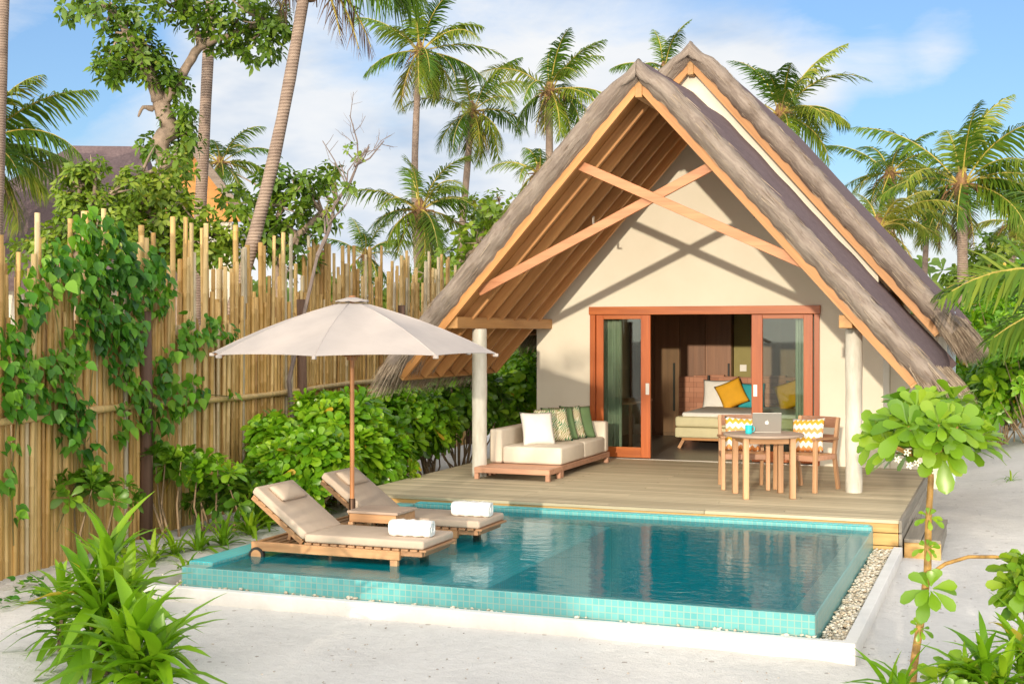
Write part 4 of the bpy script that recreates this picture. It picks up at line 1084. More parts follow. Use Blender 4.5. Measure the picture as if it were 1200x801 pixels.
def rosettes(C, A, Lf, r, per=11, shape='spoon', spread=(0.25, 1.5), droop=0.12, tone=None, fold=0.2):
    """leaf rosettes at C (n,3) with axes A (n,3)"""
    n = len(C); A = unit(A)
    ref = np.where(np.abs(A[:, 2:3]) < 0.9, np.array([[0, 0, 1.0]]), np.array([[1.0, 0, 0]]))
    X = unit(np.cross(ref, A)); Y = np.cross(A, X)
    k = np.arange(per)
    az = (k * 2.39996)[None] + r.uniform(0, 6.28, (n, 1)) + r.normal(0, 0.15, (n, per))
    el = spread[0] + (spread[1] - spread[0]) * ((k + 0.5) / per)[None] ** 0.8 + r.normal(0, 0.10, (n, per))
    rad = X[:, None] * np.cos(az)[..., None] + Y[:, None] * np.sin(az)[..., None]
    D = A[:, None] * np.cos(el)[..., None] + rad * np.sin(el)[..., None]
    Nn = A[:, None] * np.sin(el)[..., None] - rad * np.cos(el)[..., None]
    size = Lf * (0.55 + 0.5 * ((k + 1) / per)[None] ** 0.6) * r.uniform(0.75, 1.2, (n, per)) * r.uniform(0.8, 1.15, (n, 1))
    P = np.repeat(C[:, None], per, 1) + D * 0.02
    V, Fq, fp = leaf_batch(P.reshape(-1, 3), D.reshape(-1, 3), Nn.reshape(-1, 3), size.reshape(-1), shape, droop, fold, 1.0, r.normal(-0.10, 0.16, size.size))
    base = r.random((n, 1)) if tone is None else tone
    rn = np.clip(0.55 * base + 0.45 * r.random((n, per)), 0, 0.985)
    rn = np.where(r.random((n, per)) < 0.010, 1.0, rn)
    return V, Fq, np.repeat(rn.reshape(-1), fp)

def on_ellipsoid(c, rad, n, r, up_bias=0.0, zmin=-0.6):
    v = unit(r.normal(size=(n * 3, 3))); v = v[v[:, 2] > zmin][:n]
    k = r.uniform(0.62, 1.03, (len(v), 1)) ** 0.7
    P = np.array(c)[None] + v * np.array(rad)[None] * k
    A = unit(v / np.array(rad)[None] + np.array([[0, 0, 0.55 + up_bias]]) / np.mean(rad) + r.normal(0, 0.22, v.shape))
    return P, A

def naupaka(label, base, c, rad, n, Lf=0.17, mat='naupaka', seed=0, shape='spoon', per=12, group=None, cat='shrub', name='naupaka_shrub', lumps=5):
    """rosette shrub: several uneven lobes of rosettes on branching stems"""
    r = np.random.default_rng(seed); base = Vector(base)
    t = empty(name, base, 0, label, cat, group)
    c = np.array(c) - np.array(base); rad = np.array(rad)
    Ps, As = [], []
    for i in range(lumps):
        d = unit(r.normal(size=3)); d[2] = abs(d[2]) * 0.9 - 0.25
        cc = c + d * rad * 0.48; rr = rad * r.uniform(0.5, 0.72)
        P, A = on_ellipsoid(cc, rr, n // lumps, r); Ps.append(P); As.append(A)
    P = np.concatenate(Ps); A = np.concatenate(As); ok = P[:, 2] > 0.06; P, A = P[ok], A[ok]
    V, Fq, rn = rosettes(P, A, Lf, r, per, shape)
    arr_mesh('foliage', V, Fq, M[mat], t, rnd=rn, smooth=True)
    mb = MB()
    for k in r.choice(len(P), min(len(P), 16 if len(P) > 60 else 4), replace=False):
        e = Vector(P[k]); s = Vector((r.normal(0, 0.08), r.normal(0, 0.08), 0.0)); m_ = s.lerp(e, 0.5) + Vector((r.normal(0, .06), r.normal(0, .06), -0.05))
        mb.tube([s, m_, e], [0.018, 0.013, 0.007], 5)
    mb.build('stem', M['shrub_stem'], t)
    return t

def strap_plant(label, base, n, Lf, seed, group=None, width=1.0, name='spider_lily', cat='plant', mat='strap', up=(0.05, 1.15), stem=0.0, droop=(0.25, 0.75)):
    r = np.random.default_rng(seed)
    t = empty(name, base, 0, label, cat, group)
    k = np.arange(n); az = k * 2.39996 + r.uniform(0, 6.28) + r.normal(0, 0.25, n)
    el = up[0] + (up[1] - up[0]) * ((k + 0.5) / n) + r.normal(0, 0.08, n)
    rad = np.stack([np.cos(az), np.sin(az), 0 * az], 1)
    D = rad * np.sin(el)[:, None] + np.array([[0, 0, 1.0]]) * np.cos(el)[:, None]
    Nn = -rad * np.cos(el)[:, None] + np.array([[0, 0, 1.0]]) * np.sin(el)[:, None]
    zc = stem * (1 - (k / n)) * r.uniform(0.7, 1.1, n)
    P = rad * 0.02 + np.array([[0, 0, 1.0]]) * (0.01 + zc)[:, None]
    Ls = Lf * r.uniform(0.6, 1.15, n)
    V, Fq, fp = leaf_batch(P, D, Nn, Ls, 'strap', droop[0] + (droop[1] - droop[0]) * (k / n) + r.uniform(-0.1, 0.1, n), 0.45, width * r.uniform(0.8, 1.25, n), -r.uniform(0.10, 0.50, n))
    rn = np.clip(r.random(n) * 0.6 + r.random() * 0.35, 0, 0.95); rn = np.where(r.random(n) < 0.03, 1.0, rn)
    arr_mesh('leaf_blades', V, Fq, M[mat], t, rnd=np.repeat(rn, fp), smooth=True)
    if stem > 0.05: MB().tube([(0, 0, -0.03), (0.01, 0, stem * 0.5), (0.0, 0.01, stem)], [0.022, 0.018, 0.012], 7).build('stem', M['shrub_stem'], t)
    return t

def sprays(c, rad, n, lsz, r, shape='oval', per=7, shell=0.75):
    """leaf sprays filling an uneven blob"""
    m = max(1, n // per); v = unit(r.normal(size=(m, 3))); k = r.random((m, 1)) ** (1 - shell)
    C = np.array(c)[None] + v * k * np.array(rad)[None]
    A = unit(v + np.array([[0, 0, 0.5]]) + r.normal(0, 0.4, (m, 3)))
    return rosettes(C, A, lsz, r, per, shape, (0.5, 1.75), 0.25, None, 0.15)

def broad_tree(label, base, trunks, blobs_, lsz, mat, seed, group=None, cat='tree', name='broadleaf_tree', bark='bark', shape='oval'):
    """trunks: list of (points, radii) in world space; blobs: (centre, radii, leaves)"""
    r = np.random.default_rng(seed); base = Vector(base)
    t = empty(name, base, 0, label, cat, group)
    mb = MB()
    for pts, rad in trunks:
        pts = [Vector(p) - base for p in pts]; fine, fr = [], []
        for i in range(len(pts) - 1):
            for j in range(4):
                a = j / 4; p0 = pts[max(i - 1, 0)]; p1 = pts[i]; p2 = pts[i + 1]; p3 = pts[min(i + 2, len(pts) - 1)]
                q = 0.5 * ((2 * p1) + (p2 - p0) * a + (2 * p0 - 5 * p1 + 4 * p2 - p3) * a * a + (3 * p1 - p0 - 3 * p2 + p3) * a ** 3)
                rr = rad[i] * (1 - a) + rad[i + 1] * a
                fine.append(q + Vector(r.normal(0, rr * 0.10, 3))); fr.append(rr * r.uniform(0.88, 1.14))
        fine.append(pts[-1]); fr.append(rad[-1]); mb.tube(fine, fr, 9)
    # twigs reaching into the leaf clumps
    ends = [Vector(p) - base for pts, rad in trunks for p in pts[1:]]
    for c, rd, n in blobs_:
        cc = Vector(c) - base; e = min(ends, key=lambda q: (q - cc).length)
        for _ in range(3):
            tip = cc + Vector(r.normal(0, 1, 3)) * 0.45 * (rd if not hasattr(rd, '__len__') else rd[0])
            md = e.lerp(tip, 0.5) + Vector(r.normal(0, 0.05, 3)); mb.tube([e, md, tip], [0.03, 0.018, 0.006], 5)
    mb.build('trunk', M[bark], t, smooth=True)
    parts = []
    for c, rd, n in blobs_:
        rd = (rd, rd, rd * 0.8) if not hasattr(rd, '__len__') else rd
        parts.append(sprays(np.array(c) - np.array(base), rd, n, lsz, r, shape))
    V, Fq, rn = merge(parts)
    arr_mesh('crown', V, Fq, M[mat], t, rnd=rn, smooth=True)
    return t

def frond(base, az, el, Ln, droop, r, npair=46, lmax=0.62, hang=0.5, side_bend=0.0, roll=0.0):
    """one palm frond: returns rib path and leaflet vertices / faces"""
    n = 26; pts = [np.array(base, dtype=float)]; a = el; st = Ln / n
    azs = az
    for i in range(n):
        tt = i / n
        a = el - droop * (tt ** 1.25)
        azs = az + side_bend * tt
        d = np.array([math.cos(a) * math.cos(azs), math.cos(a) * math.sin(azs), math.sin(a)])
        pts.append(pts[-1] + d * st)
    pts = np.array(pts)
    tq = np.linspace(0.16, 0.995, npair); idx = tq * n; i0 = np.minimum(idx.astype(int), n - 1); fr = (idx - i0)[:, None]
    C = pts[i0] * (1 - fr) + pts[i0 + 1] * fr; T = unit(pts[i0 + 1] - pts[i0])
    up = np.array([0, 0, 1.0]); Sd = unit(np.cross(T, up[None] + 1e-4)); Up = np.cross(Sd, T); Sd, Up = Sd * math.cos(roll) + Up * math.sin(roll), Up * math.cos(roll) - Sd * math.sin(roll)
    ll = lmax * np.clip(np.sin(PI * (0.12 + 0.86 * tq)) ** 0.7, 0.15, 1)
    Vs, Fs, o = [], [], 0
    for s in (-1, 1):
        fw = 0.55 + 0.9 * tq[:, None] ** 2
        D = unit(Sd * s + T * fw + Up * (0.25 - 0.35 * hang) + r.normal(0, 0.17, (npair, 3)))
        L_ = (ll * r.uniform(0.82, 1.1, npair))[:, None]
        wd = 0.023 * (0.7 + 0.5 * np.sin(PI * tq))[:, None] * (lmax / 0.62)
        W = unit(np.cross(D, Up)) ; W = T * 0.75 + W * 0.25
        W = unit(W)
        dn = np.array([[0, 0, -1.0]])
        b0, b1 = C - W * wd, C + W * wd
        m = C + D * L_ * 0.5 + dn * L_ * hang * 0.16; m0, m1 = m - W * wd * 0.95, m + W * wd * 0.95
        tp = C + D * L_ * 0.92 + dn * L_ * hang * 0.55; t0, t1 = tp - W * wd * 0.15, tp + W * wd * 0.15
        V = np.stack([b0, b1, m1, m0, t1, t0], 1).reshape(-1, 3)
        b = (np.arange(npair) * 6)[:, None]
        Fq = np.concatenate([b + np.array([[0, 1, 2, 3]]), b + np.array([[3, 2, 4, 5]])], 1).reshape(-1, 4) + o
        Vs.append(V); Fs.append(Fq); o += len(V)
    return pts, np.concatenate(Vs), np.concatenate(Fs)

def palm(label, ground, crown, Lf, nf, seed, rt=0.13, mat='palm_leaf', bend=(0, 0, 0), fr=None, dead=2, wind=(0.9, 0.0), lmax=None, elr=(1.45, -0.75), nuts=0, name='coconut_palm', group='coconut palms', trunk=True, hang=0.6):
    r = np.random.default_rng(seed); g = Vector(ground); cr = Vector(crown)
    t = empty(name, g, 0, label, 'palm', group)
    if trunk:
        pts, rad = [], []
        for i in range(15):
            k = i / 14; p = g.lerp(cr, k) + Vector(bend) * math.sin(PI * k) - g
            pts.append(p); rad.append(rt * (1.35 - 0.45 * min(1, k * 6)) * (1 - 0.28 * k) + 0.006 * (i % 2))
        MB().tube(pts, rad, 12).build('trunk', M['palm_trunk'], t, smooth=True)
    c0 = cr - g; lmax = lmax or Lf * 0.235
    ribs = MB(); parts = []; dparts = []
    specs = fr or []
    if not fr:
        for k in range(nf):
            q = (k + 0.5) / nf
            specs.append((k * 2.39996 + r.normal(0, 0.32), elr[0] + (elr[1] - elr[0]) * q ** 0.9 + r.normal(0, 0.14), Lf * r.uniform(0.82, 1.1) * (0.72 + 0.3 * math.sin(PI * min(1, 0.25 + q))), r.uniform(0.75, 1.35) * (0.75 + 0.5 * (1 - abs(0.4 - q)))))
        for k in range(dead): specs.append((r.uniform(0, 6.28), -1.15 + r.normal(0, 0.12), Lf * 0.62, 0.35, 'dead'))
    for sp in specs:
        az, el, ln, dr = sp[:4]; isd = len(sp) > 4 and sp[4] == 'dead'
        # the breeze pushes the fronds over to one side
        az = az + wind[0] * 0.35 * math.sin(wind[1] - az)
        p, V, Fq = frond(c0 + Vector((0.08 * math.cos(az), 0.08 * math.sin(az), 0.05)), az, el, ln, dr, r, 46 if not isd else 24, lmax * (0.6 if isd else 1), 0.95 if isd else hang * r.uniform(0.7, 1.9) + 0.35 * max(0, -el), 0.30 * r.normal() * (0 if fr else 1), sp[5] if len(sp) > 5 else r.normal(0, 0.35))
        ribs.tube([Vector(x) for x in p[::3]], list(np.linspace(0.028, 0.006, len(p[::3]))), 5)
        tone = np.clip(r.random() * 0.55 + r.random(len(Fq) // 2) * 0.35 + (0.15 if el < -0.3 else 0), 0, 1)
        (dparts if isd else parts).append((V, Fq, np.repeat(tone, 2)))
    V, Fq, rn = merge(parts); arr_mesh('crown', V, Fq, M[mat], t, rnd=rn)
    if dparts:
        V, Fq, rn = merge(dparts); arr_mesh('dead_fronds', V, Fq, M['palm_dead'], t, rnd=rn)
    ribs.build('frond_ribs', M['palm_rib'], t)
    if trunk:
        h = MB(); h.lathe([(rt * 0.72, -0.5), (rt * 0.95, -0.15), (rt * 1.1, 0.1), (rt * 0.7, 0.3), (0.02, 0.42)], 10, c0)
        for k in range(10):
            a = k * 0.63; h.tube([c0 + Vector((0.1 * math.cos(a), 0.1 * math.sin(a), 0.05)), c0 + Vector((0.42 * math.cos(a), 0.42 * math.sin(a), 0.02 - 0.1 * (k % 3))), c0 + Vector((0.55 * math.cos(a), 0.55 * math.sin(a), -0.35 - 0.1 * (k % 2)))], [0.03, 0.02, 0.008], 5)
        h.build('crown_husk', M['palm_husk'], t)
    return t

def strap_clump(label, base, stems, Lf, seed, group, width=1.0, name='strap_leaf_plant', mat='strap'):
    """several leafy stems in one clump; stems of (dx, dy, height, leaves)"""
    r = np.random.default_rng(seed); t = empty(name, base, 0, label, 'plant', group); parts = []; mb = MB()
    for dx, dy, h, n in stems:
        k = np.arange(n); q = ((k + 0.5) / n) ** 0.85
        az = k * 2.39996 + r.uniform(0, 6.28) + r.normal(0, 0.3, n); el = 1.55 - 1.45 * q ** 0.75 + r.normal(0, 0.13, n)
        rad = np.stack([np.cos(az), np.sin(az), 0 * az], 1); Z = np.array([[0, 0, 1.0]])
        D = rad * np.sin(el)[:, None] + Z * np.cos(el)[:, None]; Nn = -rad * np.cos(el)[:, None] + Z * np.sin(el)[:, None]
        zc = h * (0.12 + 0.88 * q); lx = dx * 0.6
        P = np.stack([dx * (0.4 + 0.6 * q) + 0 * k, dy * (0.4 + 0.6 * q) + 0 * k, zc], 1)
        Ls = Lf * r.uniform(0.65, 1.15, n) * (0.75 + 0.25 * np.sin(PI * q))
        V, Fq, fp = leaf_batch(P, D, Nn, Ls, 'strap', np.clip(0.72 - 0.60 * q + r.normal(0, 0.14, n), 0.03, 1.1), 0.5, width * r.uniform(0.75, 1.15, n), -r.uniform(0.15, 0.75, n))
        rn = np.clip(0.2 + 0.35 * r.random() + 0.45 * (r.random(n) - 0.3), 0, 0.95); rn = np.where(r.random(n) < 0.012, 1.0, rn)
        parts.append((V, Fq, np.repeat(rn, fp))); mb.tube([(dx * .4, dy * .4, -0.03), (dx * .7, dy * .7, h * 0.5), (dx, dy, h)], [0.016, 0.014, 0.010], 6)
    V, Fq, rn = merge(parts); arr_mesh('leaf_blades', V, Fq, M[mat], t, rnd=rn, smooth=True); mb.build('stem', M['shrub_stem'], t)
    return t

# ------------------------------------------------------------------ bamboo fence
FO = Vector((-8.69, 9.50, 0)); FD = Vector((-0.110, 0.994, 0)).normalized(); FN = Vector((FD.y, -FD.x, 0))
fence = empty('bamboo_fence', FO, math.atan2(FD.y, FD.x), 'tall split bamboo fence with uneven cane tops along the left side', 'fence')
POSTS = [-1.9, 2.42, 6.62, 10.85, 15.0]
def canes(s0, s1, seed, back=0.0, lower=0.0):
    r = np.random.default_rng(seed); parts = []; s = s0; n = 6
    while s < s1:
        tall = r.random() < 0.30
        rad = r.uniform(0.026, 0.040) if tall else r.uniform(0.022, 0.034)
        h = (r.uniform(2.95, 3.58) + 0.018 * s) if tall else r.uniform(2.25, 2.88)
        h -= lower; y = back + r.normal(0.0, 0.014); lean = r.normal(0, 0.007); lz = r.normal(0, 0.008)
        zs = [-0.05]; z = r.uniform(0.05, 0.3)
        while z < h - 0.05: zs += [z - 0.012, z, z + 0.012]; z += r.uniform(0.26, 0.40)
        zs.append(h); zs = np.array(zs); rr = np.full(len(zs), rad); rr[2:-1:3] = rad * 1.13
        rr = rr * (1 - 0.10 * zs / h); a = np.arange(n) * 2 * PI / n + r.uniform(0, 1)
        X = (s + lean * zs)[:, None] + rr[:, None] * np.cos(a)[None]; Y = (y + lz * zs)[:, None] + rr[:, None] * np.sin(a)[None]
        V = np.stack([X, Y, np.repeat(zs[:, None], n, 1)], 2).reshape(-1, 3)
        i, j = np.meshgrid(np.arange(len(zs) - 1), np.arange(n), indexing='ij')
        b0 = (i * n + j).ravel(); b1 = (i * n + (j + 1) % n).ravel()
        Fq = np.stack([b0, b1, b1 + n, b0 + n], 1); tn = float(np.clip(r.beta(2, 2) + (0.12 if tall else 0), 0, 1))
        V = np.concatenate([V, [[s + lean * h, y + lz * h, h]]]); ci = len(V) - 1; top = (len(zs) - 1) * n
        cap = np.array([[top + q, top + (q + 1) % n, top + (q + 2) % n, ci] for q in range(0, n, 2)])
        rn = np.concatenate([np.full(len(Fq), tn), np.full(len(cap), 0.97)])
        parts.append((V, np.concatenate([Fq, cap]), rn)); s += rad * 1.5
    return merge(parts)
for k in range(4):
    A_ = canes(POSTS[k] + 0.03, POSTS[k + 1] + 0.06, 40 + k); B_ = canes(POSTS[k] + 0.03, POSTS[k + 1] + 0.06, 50 + k, 0.06, 0.35); V, Fq, rn = merge([A_, B_]); arr_mesh('cane_panel', V, Fq, M['bamboo'], fence, rnd=rn, smooth=True)
for s in POSTS:
    h = 2.52 if s < 5 else 2.75
    MB().tube([(s, -0.085, -0.1), (s + 0.01, -0.09, h * 0.5), (s - 0.01, -0.085, h)], [0.075, 0.07, 0.065], 10).build('post', M['post_dark'], fence, smooth=True)
for z, s0, s1 in ((1.47, -2.0, 15.2),):
    mb = MB(); pts = []; rad = []
    for k in range(60):
        s = s0 + (s1 - s0) * k / 59; pts.append((s, -0.055, z + 0.02 * math.sin(s * 0.9))); rad.append(0.036 if k % 4 else 0.041)
    ra = mb.tube(pts, rad, 10).build('rail', M['bamboo'], fence, smooth=True)
    a = ra.data.attributes.new('rnd', 'FLOAT', 'FACE'); a.data.foreach_set('value', np.full(len(ra.data.polygons), 0.8, dtype=np.float32))
def fpt(u, v, off=0.1):
    """where a sight line meets the plane of the fence, 'off' metres on the pool side"""
    d = ray(u, v); o = FO + FN * off
    return CAM + d * ((o - CAM).dot(FN) / d.dot(FN))

def vine(label, blobs_, seed, stems):
    r = np.random.default_rng(seed); p0 = fpt(*stems[0][0]); base = Vector((p0.x, p0.y, 0.0))
    t = empty('climbing_vine', base, 0, label, 'vine', 'vines climbing the bamboo fence')
    parts = []
    for u, v, rp, n in blobs_:
        n = max(6, int(n * 0.62)); c = fpt(u, v); dist = (c - CAM).length; rm = rp / FPX * dist
        a = r.uniform(0, 6.28, n); q = rm * np.sqrt(r.random(n)) * r.uniform(0.6, 1.15, n)
        off = np.abs(r.normal(0, 0.09, n)) * (1.2 - q / (rm * 1.15)) + 0.0
        P = np.array(c - base)[None] + np.array(FD)[None] * (q * np.cos(a))[:, None] + np.array([[0, 0, 1.0]]) * (q * np.sin(a))[:, None] + np.array(FN)[None] * off[:, None]
        Nn = np.array(FN)[None] + r.normal(0, 0.42, (n, 3)) + np.array([[0, 0, 0.35]])
        D = np.array([[0, 0, -1.0]]) + np.array(FN)[None] * 0.35 + r.normal(0, 0.5, (n, 3))
        V, Fq, fp = leaf_batch(P, D, Nn, r.uniform(0.065, 0.14, n), 'heart', 0.1, 0.18)
        rn = np.clip(0.45 * r.random() + 0.55 * r.random(n), 0, 1); parts.append((V, Fq, np.repeat(rn, fp)))
    V, Fq, rn = merge(parts); arr_mesh('foliage', V, Fq, M['vine'], t, rnd=rn, smooth=True)
    mb = MB()
    for path in stems:
        pts = [fpt(u, v, 0.09) - base + Vector(r.normal(0, 0.012, 3)) for u, v in path]; mb.tube(pts, 0.007, 5)
    mb.build('stem', M['vine_stem'], t)
    return t
vine('dense green vine heaped over the top of the bamboo fence at the far left', [
    (100, 275, 34, 130), (128, 300, 44, 220), (95, 320, 45, 230), (150, 335, 45, 230), (175, 310, 25, 80), (60, 300, 22, 40), (45, 335, 35, 100),
    (110, 365, 42, 190), (150, 385, 36, 140), (185, 345, 26, 90), (135, 415, 34, 120), (30, 365, 30, 70), (10, 400, 26, 60), (80, 410, 34, 100)], 5,
    [[(95, 600), (100, 520), (110, 440), (115, 340), (100, 270)], [(60, 620), (90, 560), (92, 480), (70, 400), (60, 330)]])
vine('leafy vine hanging down over the rail on the left half of the bamboo fence', [
    (20, 435, 38, 130), (60, 450, 40, 140), (85, 480, 30, 90), (10, 470, 26, 60), (75, 505, 22, 45), (98, 520, 16, 24), (5, 560, 18, 26), (15, 595, 12, 14), (105, 545, 16, 24), (8, 520, 14, 14)], 6,
    [[(20, 640), (8, 560), (20, 480), (40, 430)], [(110, 600), (104, 540), (85, 490), (60, 440)]])
vine('vine trailing along the bamboo rail beside the brown fence post', [
    (185, 440, 26, 80), (165, 470, 30, 90), (205, 465, 28, 80), (225, 455, 20, 45), (150, 450, 22, 55), (180, 495, 24, 45), (195, 415, 20, 40), (215, 390, 24, 60), (242, 385, 22, 60),
    (265, 392, 15, 26), (235, 460, 12, 14), (266, 463, 8, 9), (228, 400, 20, 40), (140, 495, 22, 40), (182, 530, 16, 20)], 7,
    [[(175, 600), (182, 530), (180, 470), (200, 430), (225, 395), (262, 392)], [(182, 480), (215, 462), (266, 463)]])

# ------------------------------------------------------------------ shrubs in the bed between fence and deck
sh_group = 'naupaka shrubs between fence and deck'
for i, (lb, c, rad, n, Lf, mt) in enumerate([
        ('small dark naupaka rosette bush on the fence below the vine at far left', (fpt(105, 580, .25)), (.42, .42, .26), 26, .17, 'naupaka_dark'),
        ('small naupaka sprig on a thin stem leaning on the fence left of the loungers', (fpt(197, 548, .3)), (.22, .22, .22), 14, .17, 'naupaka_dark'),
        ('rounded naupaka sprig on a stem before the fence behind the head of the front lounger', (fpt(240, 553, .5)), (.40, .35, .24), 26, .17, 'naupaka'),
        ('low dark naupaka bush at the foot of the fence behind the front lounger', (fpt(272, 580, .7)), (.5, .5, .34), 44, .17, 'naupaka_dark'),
        ('upright naupaka bush with a bright tuft on top left of the parasol pole', (-8.52, 14.1, .80), (.42, .4, .5), 60, .19, 'naupaka'),
        ('bright naupaka bush directly behind the parasol pole', (-7.98, 13.75, .62), (.62, .5, .55), 130, .20, 'naupaka'),
        ('large bright naupaka bush filling the space between parasol pole and fence', (-8.28, 15.05, .92), (.7, .7, .74), 190, .20, 'naupaka'),
        ('bright naupaka bush spilling over the left edge of the deck', (-7.75, 15.0, .60), (.46, .75, .60), 170, .20, 'naupaka'),
        ('taller naupaka bush under the hanging straw of the left eave', (-8.15, 16.7, .95), (.62, .7, .85), 170, .19, 'naupaka'),
        ('yellowish naupaka bush left of the left column at deck level', (-7.85, 17.2, .72), (.42, .6, .6), 110, .18, 'naupaka'),
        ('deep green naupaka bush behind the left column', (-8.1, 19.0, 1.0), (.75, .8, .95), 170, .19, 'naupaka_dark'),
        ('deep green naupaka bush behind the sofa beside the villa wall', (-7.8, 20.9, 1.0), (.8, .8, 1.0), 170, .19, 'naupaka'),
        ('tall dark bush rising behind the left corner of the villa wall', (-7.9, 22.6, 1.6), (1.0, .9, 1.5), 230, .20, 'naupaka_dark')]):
    c = Vector(c); naupaka(lb, (c.x, c.y, 0), c, rad, n, Lf, mt, 60 + i, group=sh_group, lumps=6 if n > 100 else 3)
# strap-leaved plants between pool and fence
for i, (u, v, n, Lf) in enumerate([(118, 672, 11, .42), (150, 676, 9, .36), (178, 660, 12, .40), (205, 652, 10, .36), (232, 648, 12, .38), (262, 640, 12, .40), (293, 628, 14, .48), (312, 618, 12, .42), (352, 606, 12, .42), (372, 600, 10, .40), (140, 650, 9, .34), (218, 672, 8, .26)]):
    p = gz(u, v, 0.0)
    lbs = ['thin upright spider lily beside the left end of the white kerb', 'spider lily with one long slanting leaf left of the kerb corner', 'spider lily clump near the fence post foot', 'low spider lily left of the pool with yellowing tips',
           'spider lily in the middle of the row left of the pool', 'spider lily fan beside the left rim of the pool', 'tall spider lily right behind the wheel of the front lounger', 'spider lily half hidden by the raised back of the front lounger',
           'spider lily between the two raised lounger backs', 'spider lily nearest the parasol pole', 'small spider lily close under the bamboo fence', 'shortest spider lily beside the pebble strip left of the pool']
    strap_plant(lbs[i], (p.x, p.y, 0.0), n + 8, Lf * 1.3, 200 + i, 'spider lilies left of the pool', up=(0.05, 1.0), width=1.15)
# foreground plants
fgl = 'strap leaved plants in the left foreground'
for u, v, st_, Lf, w_, sd, lb in (
        (122, 790, [(0, .05, .74, 40), (-.14, .0, .56, 30), (.13, .1, .52, 28), (.05, -.12, .44, 26), (-.05, .16, .4, 22)], .58, 1.95, 300, 'big lush strap leaved plant in the left foreground, the tallest of its clump'),
        (160, 850, [(0, 0, .48, 32), (.13, .05, .40, 26), (-.15, .05, .46, 28), (.05, .16, .38, 22)], .56, 1.95, 301, 'broad strap leaved plant at the bottom edge of the left foreground'),
        (72, 765, [(0, 0, .40, 26), (-.1, .08, .28, 18)], .46, 1.8, 302, 'smaller strap leaved plant on the fence side of the left foreground clump'),
        (150, 722, [(0, 0, .26, 18), (.08, .05, .2, 14)], .42, 1.6, 303, 'thin strap leaved plant between the left foreground clump and the white kerb')):
    p = gz(u, v, 0.0); strap_clump(lb, (p.x, p.y, 0), st_, Lf, sd, fgl, w_)
fgr = 'strap leaved plants in the right foreground'
for u, v, st_, Lf, w_, sd, lb in (
        (1155, 855, [(0, 0, .40, 24), (.1, .05, .30, 18), (-.12, .05, .3, 18)], .44, 1.7, 320, 'strap leaved plant in the lower right foreground corner'),
        (1058, 862, [(0, 0, .26, 20), (-.08, .03, .18, 14)], .40, 1.5, 321, 'strap leaved plant at the bottom edge beside the amber stem'),
        (1204, 835, [(0, 0, .46, 24), (-.05, .08, .34, 20)], .46, 1.7, 322, 'strap leaved plant cut by the right edge of the picture')):
    p = gz(u, v, 0.0); strap_clump(lb, (p.x, p.y, 0), st_, Lf, sd, fgr, w_)
p = gz(1110, 850, 0); naupaka('low naupaka seedling with broad rosettes at the bottom right', (p.x, p.y, 0), (p.x, p.y, .22), (.20, .2, .14), 9, .20, 'naupaka_tree', 330, lumps=2, per=12)
p = gd(1206, 690, 8.3); naupaka('naupaka rosettes hanging in from the right edge of the picture', (p.x, p.y, 0), p, (.16, .2, .22), 10, .20, 'naupaka_tree', 331, lumps=2, per=12)
# ivy seedlings on the sand by the fence
r = np.random.default_rng(91)
for i, (u, v) in enumerate([(30, 690), (52, 705), (15, 712)]):
    p = gz(u, v, 0); n = 22
    t = empty('creeping_seedling', p, 0, ['low creeping seedlings on the sand beside the foot of the fence', 'low creeping seedlings on the sand beside the big strap leaved clump', 'tiny creeping seedling at the left edge of the sand'][i], 'plant', 'creeping seedlings on the sand')
    P = np.stack([r.normal(0, .11, n), r.normal(0, .11, n), r.uniform(.02, .10, n)], 1)
    V, Fq, fp = leaf_batch(P, r.normal(size=(n, 3)) * [1, 1, .3], np.array([[0, 0, 1.]]) + r.normal(0, .3, (n, 3)), r.uniform(.05, .09, n), 'heart')
    arr_mesh('foliage', V, Fq, M['vine'], t, rnd=np.repeat(r.random(n), fp), smooth=True)

